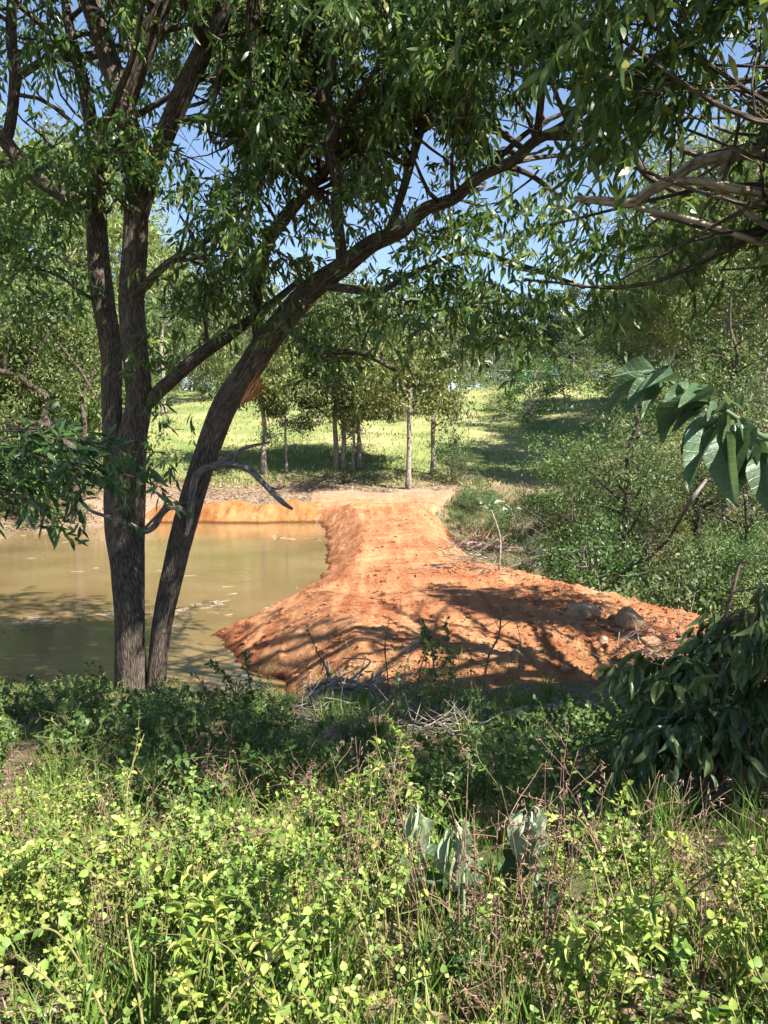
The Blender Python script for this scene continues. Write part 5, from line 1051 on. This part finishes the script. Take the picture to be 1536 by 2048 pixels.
# ------------------------------------------------------------------ small palm in the gully, gully stalks, wire
p = at(9.6, 25.5); pm = empty('gully_palm', p, 'small dark feathery palm in the gully under the large leaves', 'palm'); r = np.random.RandomState(2)
for k in range(11):
    an = k * 2.4; L = Leaves(); d_ = np.array([math.cos(an), math.sin(an), 1.6]); c = catmull(wander(r, p + [0, 0, .2], d_, 2.6, 7, .08, 0, .75), 4); n_ = len(c)
    b = MB(); b.tube(c, np.linspace(.02, .005, n_), 4); fr = link('frond', b.mesh('frond', M['leaf_dark'], org=p), pm)
    tt = unit(np.gradient(c, axis=0)); sd = unit(np.cross(tt, [0, 0, 1.])); 
    for sg in (1, -1):
        for sub in range(2): L.add(c[5:] + tt[5:] * .04 * sub, unit(sd[5:] * sg + tt[5:] * .6 - [0, 0, .35]), np.tile([0, 0, 1.], (n_ - 5, 1)), .42 * np.linspace(1, .5, n_ - 5), .035)
    link('leaflets', L.mesh('leaflets', T_card(), M['leaf_dark'], p), fr, 'stuff')
for i, (u, v, ut, vt, lab) in enumerate([(998, 1140, 978, 1008, 'tall thin weed stalk with grey leaves at the dam toe'), (1030, 1085, 1022, 1018, 'shorter grey leaved weed stalk right of the tall one')]):
    g = hit(u, v); t_ = P(ut, vt, g[1]); o = empty('woolly_weed', g, lab, 'weed'); b = MB(); b.tube(catmull(np.array([g, g * .5 + t_ * .5 + [.15, 0, 0], t_]), 5), np.linspace(.03, .015, 11), 6); link('stem', b.mesh('stem', M['deadwood'], org=g), o); r = np.random.RandomState(i)
    for k in range(9):
        ax = unit(r.randn(3) * [1, 1, .5]); n_ = unit(np.cross(ax, r.randn(3))); n_ = n_ if n_[2] > 0 else -n_; sd = np.cross(n_, ax); oo = link('leaf', (wms if k % 3 == 0 else bms)[k % 3], o); m = Matrix.Identity(4); pz = t_ + r.randn(3) * .12 - g
        for kk in range(3): m[kk][0] = ax[kk] * .3; m[kk][1] = sd[kk] * .13; m[kk][2] = n_[kk] * .3; m[kk][3] = pz[kk]
        oo.matrix_basis = m
for dz, lab in ((0, 'lower power wire crossing before the far treeline'), (2.4, 'upper power wire crossing before the far treeline')):
    a = P(830, 762, 112); e_ = P(1330, 768, 112); a[2] += dz; e_[2] += dz; t = np.linspace(0, 1, 15)[:, None]; c = a + (e_ - a) * t; c[:, 2] -= .8 * (4 * t * (1 - t))[:, 0]; b = MB(); b.tube(c, np.full(15, .028 if dz == 0 else .02), 5); tag(link('power_wire', b.mesh('power_wire', M['metal'])), lab, 'wire')
for u, lab in ((830, 'weathered pole holding the wires behind the grove crown'), (1330, 'weathered pole holding the wires behind the right forest')):
    q = P(u, 765, 112); g = at(q[0], 112, .3); b = MB(); b.tube(np.array([g, [g[0], g[1], q[2] + 3]]), np.array([.16, .12]), 9); tag(link('power_pole', b.mesh('power_pole', M['deadwood'])), lab, 'pole')

# ------------------------------------------------------------------ labels of look-alikes: told apart by row and place
ORD = ['first', 'second', 'third', 'fourth', 'fifth', 'sixth', 'seventh', 'eighth', 'ninth', 'tenth', 'eleventh', 'twelfth', 'thirteenth', 'fourteenth', 'fifteenth', 'sixteenth', 'seventeenth', 'eighteenth', 'nineteenth', 'twentieth']
def ordinal(n):
    if n < 20: return ORD[n]
    t = ['twent', 'thirt', 'fort', 'fift', 'sixt', 'sevent', 'eight', 'ninet'][(n + 1) // 10 - 2]; k = (n + 1) % 10
    return t + ('ieth' if k == 0 else 'y ' + ORD[k - 1]) if not t == 'fort' else ('fortieth' if k == 0 else 'forty ' + ORD[k - 1])
ROWS = ['nearest', 'second', 'third', 'fourth', 'fifth', 'sixth', 'seventh', 'eighth', 'ninth', 'tenth', 'eleventh', 'twelfth', 'thirteenth', 'fourteenth']
def rows(stem, fmt, per):
    obs = [o for o in sc.objects if o.parent is None and o.name.split('.')[0] == stem]
    obs.sort(key=lambda o: o.location[1]); n = 0
    for k in range(0, len(obs), per):
        row = sorted(obs[k:k + per], key=lambda o: o.location[0] / max(o.location[1], .1))
        for j, o in enumerate(row): o['label'] = fmt % (ordinal(j), ROWS[k // per])
rows('leafy_weed', 'sunlit yellow green weed bush, %s from left in the %s foreground row', 12)
rows('bank_weed', 'shaded green bank weed, %s from left in the %s row past the sunlit ones', 20)
rows('gully_shrub', 'tangled gully shrub right of the dam, %s from left in the %s row', 8)
rows('bank_shrub', 'dark shrub on the left pond bank, %s from left in the %s row', 6)
rows('crest_bush', 'low bush on the meadow crest, %s from left in the %s row', 30)
rows('wispy_weed', 'wispy upright weed against the near dirt or water, %s from left in the %s row', 5)
rows('gully_weed', 'low pale weed at the dam toe, %s from left in the %s row', 4)
rows('dry_shrub', 'bare reddish twiggy stems among the weeds, %s from left in the %s row', 7)
rows('treeline_tree', 'slender dark tree in the far treeline, %s from left in its %s row', 30)
for g_, st in (('sunlit weeds', 'leafy_weed'), ('bank weeds', 'bank_weed')):
    for o in sc.objects:
        if o.parent is None and o.name.split('.')[0] == st: o['group'] = g_
